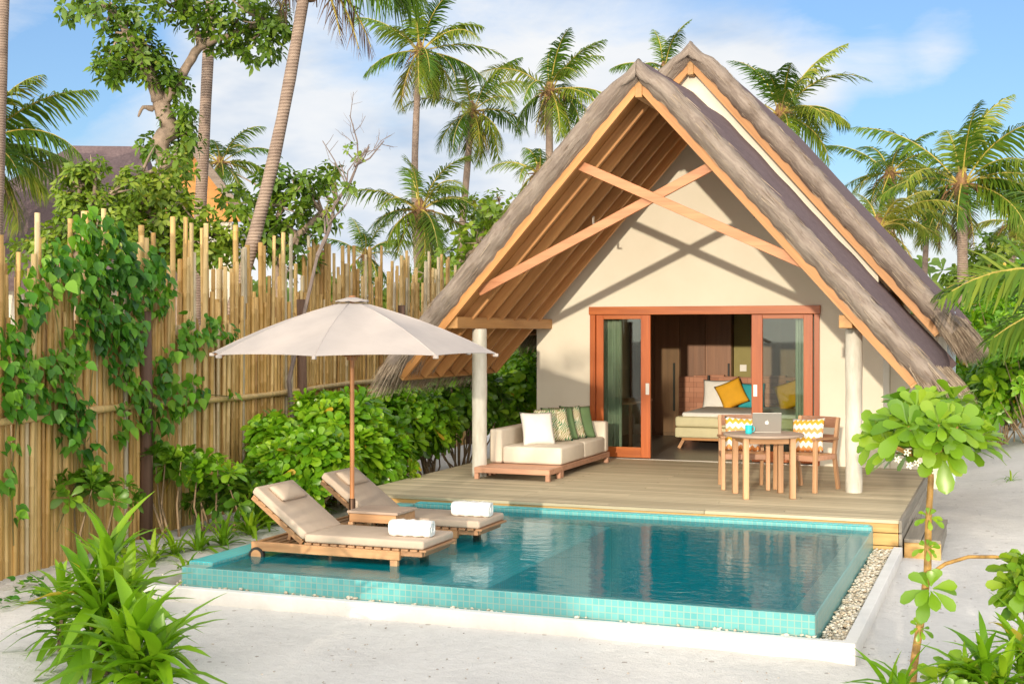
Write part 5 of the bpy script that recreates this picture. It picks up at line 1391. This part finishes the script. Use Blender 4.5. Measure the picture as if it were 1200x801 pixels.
# the little naupaka tree in the right foreground
def naupaka_tree():
    D_ = 8.55
    base = gz(1068, 800, 0); base.z = 0
    t = empty('naupaka_tree', base, 0, 'young naupaka tree with bright leaf rosettes on a bare amber stem', 'tree')
    q = lambda u, v, d=D_: gd(u, v, d) - base
    tr = MB(); tr.tube([Vector((0, 0, -0.05)), q(1072, 770), q(1081, 715), q(1087, 668), q(1088, 610), q(1091, 560), q(1089, 535)], [0.029, 0.027, 0.025, 0.026, 0.022, 0.020, 0.018], 12)
    tr.build('trunk', M['amber_stem'], t, smooth=True)
    b = MB()
    ros = [(1058, 508, 8.45), (1040, 500, 8.75), (1080, 492, 8.5), (1098, 480, 8.8), (1112, 500, 8.4), (1128, 512, 8.5), (1138, 497, 8.7), (1104, 527, 8.35), (1070, 525, 8.7), (1050, 530, 8.9), (1090, 510, 8.25), (1120, 482, 8.9), (1135, 525, 8.6), (1068, 485, 8.75), (1028, 512, 8.6), (1060, 475, 8.9), (1118, 468, 8.8), (1148, 510, 8.55), (1085, 470, 8.6), (1042, 522, 8.4), (1108, 515, 8.2), (1122, 500, 8.2), (1065, 500, 8.25), (1075, 478, 8.4), (1100, 498, 8.15), (1140, 520, 8.4), (1048, 492, 8.45)]
    P = np.array([q(u, v, d) for u, v, d in ros])
    top = q(1089, 535); low = q(1091, 560)
    for p_ in P:
        e = Vector(p_); b.tube([top if e.z > top.z else low, (top + e) / 2 + Vector((0, 0, -0.02)), e], [0.014, 0.011, 0.008], 6)
    b.build('branch', M['amber_stem'], t, smooth=True)
    r = np.random.default_rng(77)
    A = unit(unit(P - np.array(q(1089, 535))[None]) * 0.75 + np.array([[0.0, -0.45, 0.55]]) + r.normal(0, 0.22, P.shape)); parts = [rosettes(P, A, 0.185, r, 14, 'spoon', (0.35, 1.65), 0.10)]
    for (u, v, d, s) in ((1090, 690, 8.42, .20), (1088, 606, 8.45, .085), (1086, 642, 8.45, .07), (1078, 736, 8.45, .06)):
        parts.append(rosettes(np.array([q(u, v, d)]), np.array([[0.1, -0.75, 0.65]]), s, r, 11, 'spoon', (0.5, 1.75), 0.2))
    V, Fq, rn = merge(parts); arr_mesh('foliage', V, Fq, M['naupaka_tree'], t, rnd=rn, smooth=True)
    # side stem arching out to the right
    MB().tube([q(1090, 672), q(1108, 660), q(1135, 652), q(1165, 652), q(1200, 656), q(1225, 668)], [0.013, 0.013, 0.012, 0.012, 0.011, 0.009], 8).build('side_stem', M['amber_stem'], t, smooth=True)
    # tiny white flowers
    for (u, v, d) in ((1083, 512, 8.2), (1052, 538, 8.3), (1075, 542, 8.35), (1066, 545, 8.3), (1096, 552, 8.4), (1063, 530, 8.3)):
        c = q(u, v, d)
        fl_ = MB()
        for k in range(5):
            a = k * 1.256; fl_.box(c + Vector((0.014 * math.cos(a), 0, 0.014 * math.sin(a))), (0.018, 0.004, 0.010), Matrix.Rotation(-a, 3, 'Y'))
        fl_.build('flower', M['flower'], t)
naupaka_tree()
# yellow dying leaf hanging at the right
# ------------------------------------------------------------------ right-hand hedge
for i, (u, v, d, rx, rz, n, mt, lb) in enumerate([
        (1172, 470, 25.0, 1.1, 1.0, 170, 'naupaka', 'naupaka bush at the near right end of the sand path'),
        (1215, 440, 24.0, 1.2, 1.4, 220, 'naupaka', 'big naupaka bush cut by the right edge of the picture'),
        (1150, 430, 28.0, 1.0, 1.2, 190, 'naupaka', 'naupaka bush right behind the straw eave of the rear roof'),
        (1190, 395, 28.0, 1.6, 1.5, 300, 'naupaka', 'tall naupaka bush under the low palm frond'),
        (1135, 445, 33.0, 1.4, 1.3, 200, 'naupaka_dark', 'dark naupaka bush at the far end of the sand path'),
        (1225, 370, 30.0, 1.7, 1.7, 260, 'naupaka', 'rearmost naupaka bush at the right edge below the palms')]):
    c = gd(u, v, d); naupaka(lb, (c.x, c.y, 0), c, (rx, rx, rz), n, .26, mt, 400 + i, 'spoon_lo', 9, 'naupaka bushes on the right of the path', lumps=7)
p = gz(1185, 560, 0.15); strap_plant('small green plant on the sand at the right edge', (p.x, p.y, .1), 9, .3, 420, cat='plant', name='spider_lily')
# ------------------------------------------------------------------ palms
def ground_under(u, d): 
    p = gd(u, HOR, d); return Vector((p.x, p.y, 0))
def mkpalm(label, u, v, d, Lf, nf, seed, ug=None, **k):
    cr = gd(u, v, d); g = ground_under(ug if ug is not None else u, d); return palm(label, g, cr, Lf, nf, seed, **k)
WD = R(20)
mkpalm('tall slender palm with long drooping fronds, leftmost of the group behind the fence', 492, 62, 42, 2.75, 20, 501, 508, rt=.15, bend=(-.4, 0, 0), dead=4, wind=(.9, WD))
mkpalm('palm with brown hanging fronds between the two tallest palms left of the roof', 553, 132, 45, 2.6, 17, 502, 525, rt=.16, dead=7, wind=(.8, WD), elr=(1.4, -1.0))
mkpalm('palm with upswept fronds just left of the villa roof', 644, 108, 42, 2.6, 17, 503, 643, rt=.17, dead=3, wind=(.9, WD), elr=(1.5, -0.7))
mkpalm('short full palm in front of the taller ones left of the roof', 492, 248, 36, 2.35, 20, 504, 492, rt=.16, dead=3, wind=(.6, WD), elr=(1.45, -1.0))
mkpalm('low palm crown peeping out along the left roof edge', 632, 205, 40, 1.9, 14, 505, 640, rt=.13, dead=0, wind=(.4, WD))
mkpalm('tiny far palm between the fence canes and the short full palm', 428, 300, 60, 2.6, 14, 506, 428, rt=.14, dead=1)
mkpalm('palm tip showing between the two roof peaks', 778, 85, 46, 2.2, 14, 507, 778, rt=.15, dead=0)
mkpalm('palm crown rising behind the right slope of the roofs', 915, 135, 38, 2.8, 17, 508, 925, rt=.17, dead=1, wind=(1.0, WD), elr=(1.45, -0.3))
mkpalm('large full palm with a straight ringed trunk at the right', 1127, 218, 33, 2.9, 22, 509, 1130, rt=.18, dead=4, wind=(.7, WD), elr=(1.5, -0.42))
mkpalm('mid sized palm behind and left of the large right palm', 1043, 205, 42, 2.4, 16, 510, 1046, rt=.15, dead=3, wind=(.8, WD))
mkpalm('yellow green palm with its crown low over the right roof slope', 1030, 270, 30, 1.9, 16, 511, 1045, rt=.14, mat='palm_leaf_yellow', dead=0, wind=(.3, WD), elr=(1.3, -0.6))
mkpalm('small pale palm at the far right edge', 1188, 262, 45, 2.4, 18, 512, 1186, rt=.15, mat='palm_leaf_yellow', dead=3)
mkpalm('thin yellowish palm between the roof and the large right palm', 1088, 255, 44, 2.0, 12, 513, 1103, rt=.13, mat='palm_leaf_yellow', dead=3, bend=(-.3, 0, 0))
mkpalm('palm with dark arching fronds at the left edge over the thatched roof', -28, 172, 26, 2.7, 22, 514, -60, rt=.15, dead=1, wind=(.5, WD), elr=(1.2, -0.7))
mkpalm('far palm seen between the straight trunk and the orange gable', 258, 192, 48, 2.4, 16, 515, 262, rt=.13, dead=1)
mkpalm('palm whose bare grey trunk runs straight up beside the gnarled tree', 258, -190, 23, 2.4, 16, 516, 222, rt=.132, dead=3, bend=(-.03, 0, 0))
mkpalm('palm with a leaning curved trunk and brown fronds hanging at its top', 362, -42, 17.5, 2.6, 20, 517, 192, rt=.112, dead=0, bend=(.30, 0, 0), wind=(0, 0),
       fr=[(.36, .2, 1.75, 1.5), (.05, .0, 1.5, 1.3), (.75, .4, 1.8, 1.5), (1.3, .8, 2.4, 1.2), (2.0, .7, 2.2, 1.4), (2.6, 1.1, 2.3, 1.2), (3.3, .55, 2.3, 1.3), (4.0, .9, 2.3, 1.2), (4.7, .6, 2.3, 1.4), (5.4, .9, 2.4, 1.2), (5.9, .5, 2.2, 1.4), (.5, 1.2, 2.4, 1.0), (1.8, 1.3, 2.4, .9),
           (.42, -.92, 1.45, .5, 'dead'), (.15, -1.1, 1.2, .35, 'dead'), (.6, -.75, 1.5, .6, 'dead'), (3.5, -1.0, .8, .4, 'dead'), (3.2, -.7, .7, .6, 'dead')])
mkpalm('palm trunk rising along the left edge of the picture', 8, -160, 22, 2.5, 14, 518, -14, rt=.15, dead=2)
mkpalm('palm leaning in from the right edge with one long frond over the bushes', 1330, 355, 15.0, 2.9, 10, 519, 1360, rt=.15, dead=0,
       fr=[(PI + .36 + .02, .52, 2.35, 1.25, '', .75), (PI + .3, 0.02, 1.75, .8, '', .5), (PI + .75, -0.15, 1.6, .8), (PI - .4, .5, 2.5, 1.1), (0, .7, 2.4, 1.1), (.8, .8, 2.4, 1.1), (1.6, .9, 2.4, 1.1), (-.8, .6, 2.4, 1.1), (-1.6, .9, 2.4, 1.1), (2.4, 1.1, 2.4, 1.0)], wind=(0, 0), lmax=.66, hang=.45)

# ------------------------------------------------------------------ broad-leaved trees
def bl(u, v, d, rp, n, sx=1.0):
    c = gd(u, v, d); k = rp / FPX * d; return (c, (k * sx, k * sx, k * 0.85), n)
T = 20.0
b0 = ground_under(222, T)
broad_tree('gnarled tree with a twisted grey trunk and leafy limbs at the upper left', b0,
    [([b0, gd(212, 300, T), gd(206, 235, T), gd(188, 178, T), gd(199, 150, T), gd(187, 118, T)], [.20, .17, .155, .13, .14, .12]),
     ([gd(187, 118, T), gd(170, 75, T - .3), gd(150, 40, T - .5), gd(128, 8, T - .4)], [.12, .085, .06, .04]),
     ([gd(190, 125, T), gd(215, 85, T), gd(235, 55, T + .3), gd(268, 42, T + .4), gd(310, 25, T + .2)], [.10, .075, .07, .05, .03]),
     ([gd(235, 55, T + .3), gd(225, 15, T + .4), gd(215, -30, T + .3)], [.06, .05, .03]),
     ([gd(180, 128, T), gd(168, 126, T - .1), gd(162, 137, T - .1)], [.05, .03, .015])],
    [bl(150, 55, T - .3, 36, 520), bl(128, 78, T - .5, 22, 220), bl(175, 72, T - .2, 30, 380), bl(120, 10, T - .4, 34, 320), bl(85, 6, T - .4, 22, 120), bl(160, 15, T - .4, 34, 320), bl(200, 100, T, 26, 300),
     bl(210, 140, T, 22, 200), bl(260, 35, T + .3, 34, 420), bl(300, 50, T + .3, 32, 420), bl(325, 25, T + .2, 24, 260), bl(285, 10, T + .3, 34, 360), bl(225, 20, T + .3, 30, 280), bl(180, 170, T + .1, 18, 150), bl(215, 165, T + .1, 22, 200), bl(195, -5, T, 30, 260)],
    0.135, 'tree_leaf', 601, group='trees behind the fence')
T2 = 18.5; b0 = ground_under(200, T2)
broad_tree('leafy scrub tree in front of the gnarled trunk behind the fence', b0,
    [([b0, gd(190, 300, T2), gd(170, 240, T2), gd(165, 205, T2)], [.09, .07, .05, .03]), ([gd(190, 300, T2), gd(230, 290, T2), gd(245, 275, T2)], [.05, .04, .02])],
    [bl(185, 225, T2, 30, 400), bl(160, 215, T2, 24, 260), bl(150, 245, T2, 24, 260), bl(195, 290, T2, 34, 420), bl(235, 285, T2, 30, 320), bl(260, 275, T2, 22, 200), bl(205, 195, T2 + .3, 24, 200), bl(190, 262, T2, 32, 320), bl(225, 250, T2, 26, 200), bl(155, 275, T2, 28, 260), bl(215, 285, T2, 34, 300), bl(175, 300, T2, 30, 240), bl(250, 300, T2, 26, 180), bl(130, 250, T2, 18, 90)],
    0.13, 'scrub_leaf', 602, group='trees behind the fence')
T4 = 17.5; b0 = ground_under(92, T4)
broad_tree('yellowish scrub tree with a forked trunk in front of the grey thatched roof', b0,
    [([b0, gd(92, 300, T4), gd(88, 255, T4), gd(95, 215, T4)], [.09, .075, .05, .025]), ([gd(90, 280, T4), gd(108, 240, T4), gd(112, 200, T4)], [.05, .035, .015])],
    [bl(92, 205, T4, 20, 200), bl(112, 198, T4, 16, 130), bl(85, 230, T4, 24, 260), bl(115, 235, T4, 24, 260), bl(92, 265, T4, 30, 380), bl(130, 262, T4, 30, 380), bl(60, 290, T4, 30, 320), bl(145, 290, T4, 32, 400), bl(30, 300, T4, 24, 180), bl(150, 225, T4, 18, 130)],
    0.12, 'scrub_leaf', 604, group='trees behind the fence')
T3 = 19.0; b0 = ground_under(335, T3)
broad_tree('rounded scrub tree crossing the leaning palm trunk behind the fence', b0,
    [([b0, gd(325, 320, T3), gd(320, 280, T3), gd(330, 240, T3)], [.10, .08, .06, .035]), ([gd(325, 310, T3), gd(350, 275, T3), gd(378, 250, T3), gd(395, 240, T3)], [.07, .055, .04, .02])],
    [bl(300, 245, T3, 30, 300), bl(325, 215, T3, 28, 280), bl(345, 235, T3, 26, 240), bl(310, 275, T3, 30, 280), bl(335, 275, T3, 26, 220), bl(362, 215, T3, 22, 170), bl(375, 262, T3, 20, 130), bl(290, 290, T3, 28, 220), bl(350, 300, T3, 28, 220), bl(385, 200, T3, 12, 60), bl(270, 230, T3 + .5, 20, 120)],
    0.135, 'tree_leaf', 603, group='trees behind the fence')
# bare tree
def bare_tree():
    d0 = 18.0; b0 = ground_under(352, d0); r = np.random.default_rng(5)
    t = empty('bare_tree', b0, 0, 'almost leafless grey tree with thin twigs against the sky behind the fence', 'tree', 'trees behind the fence')
    mb = MB()
    def br(p, q, r0, lv):
        p, q = Vector(p), Vector(q); m = p.lerp(q, .5) + Vector(r.normal(0, (q - p).length * .06, 3))
        mb.tube([p, m, q], [r0 * .72, r0 * .58, r0 * .42], 6)
        if lv > 0:
            for k in range(4 if lv > 1 else 3):
                s = p.lerp(q, .35 + .65 * r.random()); dd = (q - p).normalized()
                dd = (dd + Vector(r.normal(0, .65, 3)) + Vector((0, 0, .15))).normalized()
                br(s - Vector((0, 0, 0)), s + dd * (q - p).length * r.uniform(.35, .6), r0 * .45, lv - 1)
    pts = [b0, gd(372, 300, d0), gd(392, 240, d0), gd(420, 190, d0), gd(432, 172, d0)]
    rr = [.055, .045, .035, .024]
    for a, b, r0 in zip(pts, pts[1:], rr): br(Vector(a) - b0, Vector(b) - b0, r0, 2 if a is not b0 else 0)
    br(gd(420, 190, d0) - b0, gd(410, 135, d0) - b0, .018, 2); br(gd(415, 195, d0) - b0, gd(450, 165, d0) - b0, .018, 2); br(gd(405, 215, d0) - b0, gd(378, 165, d0) - b0, .014, 1)
    mb.build('branches', M['twig'], t)
    parts = [sprays(np.array(gd(u, v, d0) - b0), (.16, .16, .12), 26, .10, r) for u, v in ((398, 208), (410, 220), (392, 232), (415, 178), (388, 248))]
    V, Fq, rn = merge(parts); arr_mesh('crown', V, Fq, M['scrub_leaf'], t, rnd=rn, smooth=True)
bare_tree()
for i, (lb, d, trunk_u, bls, mt, ls) in enumerate([
        ('pale green tree against the lower left edge of the villa roof', 30, 545, [(530, 320, 36, 420), (560, 285, 30, 300), (510, 350, 30, 300), (545, 350, 36, 360), (575, 250, 18, 130), (500, 320, 20, 120)], 'scrub_leaf', .24),
        ('thin tree with see-through leaves above the short full palm', 36, 570, [(560, 245, 22, 130), (585, 235, 18, 90), (545, 265, 22, 120), (575, 265, 20, 110)], 'scrub_leaf', .2),
        ('bushy tree under the mid sized palm at the right', 40, 1100, [(1160, 300, 30, 260), (1195, 310, 34, 300), (1130, 330, 24, 200), (1175, 335, 34, 320), (1210, 340, 34, 260)], 'scrub_leaf', .3),
        ('low bush seen through the canes of the fence near the parasol top', 27, 410, [(400, 345, 26, 220), (440, 350, 26, 220), (375, 335, 22, 180), (470, 340, 20, 140)], 'scrub_leaf', .2)]):
    g = ground_under(trunk_u, d)
    broad_tree(lb, g, [([g, gd(bls[0][0], bls[0][1] + 20, d), gd(bls[1][0], bls[1][1], d)], [.12, .08, .03])], [bl(u, v, d, rp, n) for u, v, rp, n in bls], ls, mt, 620 + i, group='trees in the background')

# greenery standing behind the photographer; it shades the front of the pool and dapples the parasol
def behind():
    r = np.random.default_rng(700); g = Vector((-3.6, -8.2, 0)); bls = []
    for k in range(11):
        c = Vector((r.uniform(-5.0, -2.2), -8.2 + r.uniform(-.8, .8), r.uniform(3.9, 5.3))); bls.append((c, (.5, .5, .36), 60))
    broad_tree('slender shade tree standing behind the viewpoint', g, [([g, (-3.5, -8.2, 1.5), (-3.6, -8.1, 2.9), (-3.7, -8.2, 4.2)], [.12, .10, .08, .04]), ([(-3.6, -8.1, 2.9), (-2.9, -8.2, 3.8), (-2.5, -8.2, 4.4)], [.06, .045, .02]), ([(-3.6, -8.1, 2.9), (-4.3, -8.2, 3.8), (-4.8, -8.2, 4.5)], [.06, .045, .02])], bls, .17, 'tree_leaf', 710, group='greenery behind the viewpoint')
    for i, (x, lb) in enumerate(((-4.3, 'wide naupaka bush left behind the viewpoint'), (-2.0, 'wide naupaka bush close behind the viewpoint'))):
        naupaka(lb, (x, -8.0, 0), (x, -8.0, 1.42), (1.25, .7, 1.08), 260, .2, 'naupaka', 720 + i, 'spoon_lo', 10, 'greenery behind the viewpoint', lumps=6)
behind()

# far belt of vegetation round the horizon
def treeline():
    r = np.random.default_rng(8); parts = []
    n = 5200; a = r.uniform(R(-75), R(75), n) + PI / 2 + YAW; d = r.uniform(62, 95, n)
    top = 2.6 + 1.5 * np.sin(a * 9) + 1.0 * np.sin(a * 23 + 1) + 0.8 * np.sin(a * 51)
    z = r.random(n) ** 0.7 * (3.2 + top * 0.5)
    C = np.stack([d * np.cos(a), d * np.sin(a), z], 1)
    A = np.stack([-np.cos(a), -np.sin(a), 0.6 + 0 * a], 1) + r.normal(0, .4, (n, 3))
    V, Fq, rn = rosettes(C, A, 1.0, r, 6, 'spoon_lo', (.4, 1.5)); o = arr_mesh('far_vegetation', V, Fq, M['far_leaf'], rnd=rn); tag(o, 'low belt of distant island greenery along the horizon', 'vegetation', kind='stuff')
treeline()

# ------------------------------------------------------------------ neighbouring villa at the left
def neighbour():
    d = 30.0; g = ground_under(60, d)
    t = empty('neighbouring_villa', g, YAW + R(6), 'neighbouring villa with a big grey thatched roof and an orange boarded gable behind the fence', 'villa')
    q = lambda u, v, dd=d: gd(u, v, dd) - g
    k = d / FPX; H = lambda v: CAM.z + (HOR - v) * k
    X = lambda u: (u - 60) * k
    mb = MB()   # long roof, ridge running across the view, hipped towards the left
    zr, ze = H(188), H(345)
    def face(pts):
        mb.bm.faces.new([mb.bm.verts.new(Vector(p)) for p in pts])
    rl, rr_ = X(88), X(158); el, er = X(-120), X(200); D1 = -2.9; D2 = 2.9
    face([(rl, 0, zr), (rr_, 0, zr), (er, D1, ze), (el, D1, ze)]); face([(rr_, 0, zr), (rl, 0, zr), (el, D2, ze), (er, D2, ze)])
    face([(rl, 0, zr), (el, D1, ze), (el, D2, ze)]); face([(rr_, 0, zr), (er, D2, ze), (er, D1, ze)])
    bmesh.ops.remove_doubles(mb.bm, verts=list(mb.bm.verts), dist=1e-3); bmesh.ops.solidify(mb.bm, geom=list(mb.bm.faces), thickness=0.25)
    mb.build('thatch_roof', M['thatch_top'], t)
    MB().bx(X(-100), X(190), -2.3, 2.3, 0, ze + 0.05).build('wall', M['plaster'], t)
    # gable wing at the right
    gx0, gx1, xa = X(205), X(300), X(244); za, zb = H(190), H(272)
    xm = (gx0 + gx1) / 2
    gb = MB().prism([(X(176), zb), (gx1, zb), (xa, za - 0.1)], -3.4, -3.3); gb.build('gable_boards', M['orange_board'], t)
    MB().beam((xa - .02, -3.6, za), (gx1 + .35, -3.6, zb - .35), .5, .16, (0, 0, 1)).beam((xa + .02, -3.6, za), (X(176) - .35, -3.6, zb - .35), .5, .16, (0, 0, 1)).build('gable_thatch', M['thatch_roll'], t)
    MB().bx(X(190), X(286), -3.3, 0, 0, zb).build('wing_wall', M['column'], t)
neighbour()
# ================================================================== SKY, SUN, CAMERA
SUN_EL, SUN_AZ = 6.5, 174.0        # low evening sun behind the viewpoint
wld = bpy.data.worlds.new('World'); S.world = wld; wld.use_nodes = True
nt = wld.node_tree; nt.nodes.clear()
wo_ = nt.nodes.new('ShaderNodeOutputWorld'); bg = nt.nodes.new('ShaderNodeBackground'); L(nt, bg.outputs[0], wo_.inputs[0])
sky = nt.nodes.new('ShaderNodeTexSky'); sky.sky_type = 'NISHITA'; sky.sun_disc = False
sky.sun_elevation = R(SUN_EL); sky.sun_rotation = R(SUN_AZ); sky.air_density = 1.0; sky.dust_density = 0.3; sky.ozone_density = 3.0
bg.inputs['Strength'].default_value = 0.12
tc = N(nt, 'TexCoord'); dirv = tc.outputs['Generated']
sep = N(nt, 'SeparateXYZ'); L(nt, dirv, sep.inputs[0])
SKYGAIN = (1.0, 1.0, 1.0)
blue = mixc(nt, 1.0, sky.outputs[0], (1.75, 1.8, 2.1), 'MULTIPLY'); blue = mixc(nt, 0.10, blue, (7.0, 7.2, 7.5))
# clouds: layered noise over the direction, flattened towards the horizon
mp = N(nt, 'Mapping'); mp.inputs['Scale'].default_value = (1, 1, 2.6); mp.inputs['Location'].default_value = (3.1, 1.7, 0.4); L(nt, dirv, mp.inputs[0])
c1 = noise(nt, mp.outputs[0], 3.2, 9, 0.62, 0.5); c2 = noise(nt, mp.outputs[0], 11.0, 8, 0.66, 0.9)
cl = math_(nt, 'ADD', math_(nt, 'MULTIPLY', c1, 0.78), math_(nt, 'MULTIPLY', c2, 0.22))
def lobe(u, v, width, amt):
    """a soft patch of more or less cloud round one direction of the sky"""
    d = ray(u, v).normalized(); dp = N(nt, 'VectorMath', operation='DOT_PRODUCT'); L(nt, dirv, dp.inputs[0]); dp.inputs[1].default_value = d
    nv = N(nt, 'VectorMath', operation='NORMALIZE'); L(nt, dirv, nv.inputs[0]); L(nt, nv.outputs[0], dp.inputs[0])
    mr = N(nt, 'MapRange', interpolation_type='SMOOTHSTEP'); mr.inputs['From Min'].default_value = math.cos(R(width)); mr.inputs['From Max'].default_value = 1.0
    mr.inputs['To Min'].default_value = 0; mr.inputs['To Max'].default_value = amt; L(nt, dp.outputs['Value'], mr.inputs[0]); return mr.outputs[0]
for u, v, wd_, am in ((90, 90, 5.5, -0.34), (450, 130, 5, -0.10), (1130, 100, 11, -0.34), (900, 40, 8, -0.10), (600, 300, 12, 0.30), (280, 200, 7, 0.26), (130, 170, 4, 0.16), (1120, 350, 9, 0.34), (930, 100, 3.6, 0.20), (1000, 80, 2.8, 0.15), (1060, 64, 2.6, 0.16), (1110, 48, 2.0, 0.14), (840, 150, 6, 0.26), (640, 60, 7, 0.14), (360, 110, 4, 0.12)):
    cl = math_(nt, 'ADD', cl, lobe(u, v, wd_, am))
cov = ramp(nt, cl, [(0.30, (0, 0, 0)), (0.66, (1, 1, 1))])
c3 = noise(nt, mp.outputs[0], 5.0, 5, 0.55)
ccol = ramp(nt, c3, [(0.33, (4.6, 5.6, 7.0)), (0.48, (7.2, 7.5, 7.9)), (0.7, (8.6, 8.5, 8.3))])
final = mixc(nt, cov, blue, ccol)
# warm glow added to the unseen sky round the low sun, as soft fill
nvs = N(nt, 'VectorMath', operation='NORMALIZE'); L(nt, dirv, nvs.inputs[0]); dps = N(nt, 'VectorMath', operation='DOT_PRODUCT'); L(nt, nvs.outputs[0], dps.inputs[0])
dps.inputs[1].default_value = (math.sin(R(180 - SUN_AZ)), -math.cos(R(180 - SUN_AZ)), 0.25)
mrs = N(nt, 'MapRange', interpolation_type='SMOOTHSTEP'); mrs.inputs['From Min'].default_value = 0.05; mrs.inputs['From Max'].default_value = 1.0; mrs.inputs['To Min'].default_value = 0; mrs.inputs['To Max'].default_value = 1.0; L(nt, dps.outputs['Value'], mrs.inputs[0])
final = mixc(nt, mrs.outputs[0], final, (27.0, 25.2, 22.0))
L(nt, final, bg.inputs['Color'])

sl = bpy.data.lights.new('sun', 'SUN'); sl.energy = 3.2; sl.angle = R(0.7); sl.color = (1.0, 0.86, 0.66)
so_ = bpy.data.objects.new('sun', sl); COL.objects.link(so_)
az = R(180 - SUN_AZ); el = R(SUN_EL)
to_sun = Vector((math.sin(az) * math.cos(el), -math.cos(az) * math.cos(el), math.sin(el)))
so_.rotation_euler = (-to_sun).to_track_quat('-Z', 'Y').to_euler(); so_.location = to_sun * 60

cam = bpy.data.cameras.new('camera'); co = bpy.data.objects.new('camera', cam); COL.objects.link(co)
co.location = CAM; co.rotation_euler = (R(90), 0, YAW)
cam.sensor_width = 36.0; cam.lens = 36.0 * FPX / 1200.0
cam.shift_y = -(400.5 - HOR) / 1200.0
cam.clip_start = 0.1; cam.clip_end = 2000
S.camera = co
S.view_settings.view_transform = 'Standard'; S.view_settings.look = 'None'; S.view_settings.exposure = 0.0; S.view_settings.gamma = 1.0
S.view_settings.use_curve_mapping = False
S.render.engine = 'CYCLES'
cy = S.cycles; cy.max_bounces = 8; cy.diffuse_bounces = 6; cy.glossy_bounces = 3; cy.transmission_bounces = 4; cy.transparent_max_bounces = 12; cy.volume_bounces = 0
cy.use_denoising = True; cy.sample_clamp_indirect = 6.0; cy.caustics_reflective = False; cy.caustics_refractive = False
try: cy.denoiser = 'OPENIMAGEDENOISE'
except Exception: pass
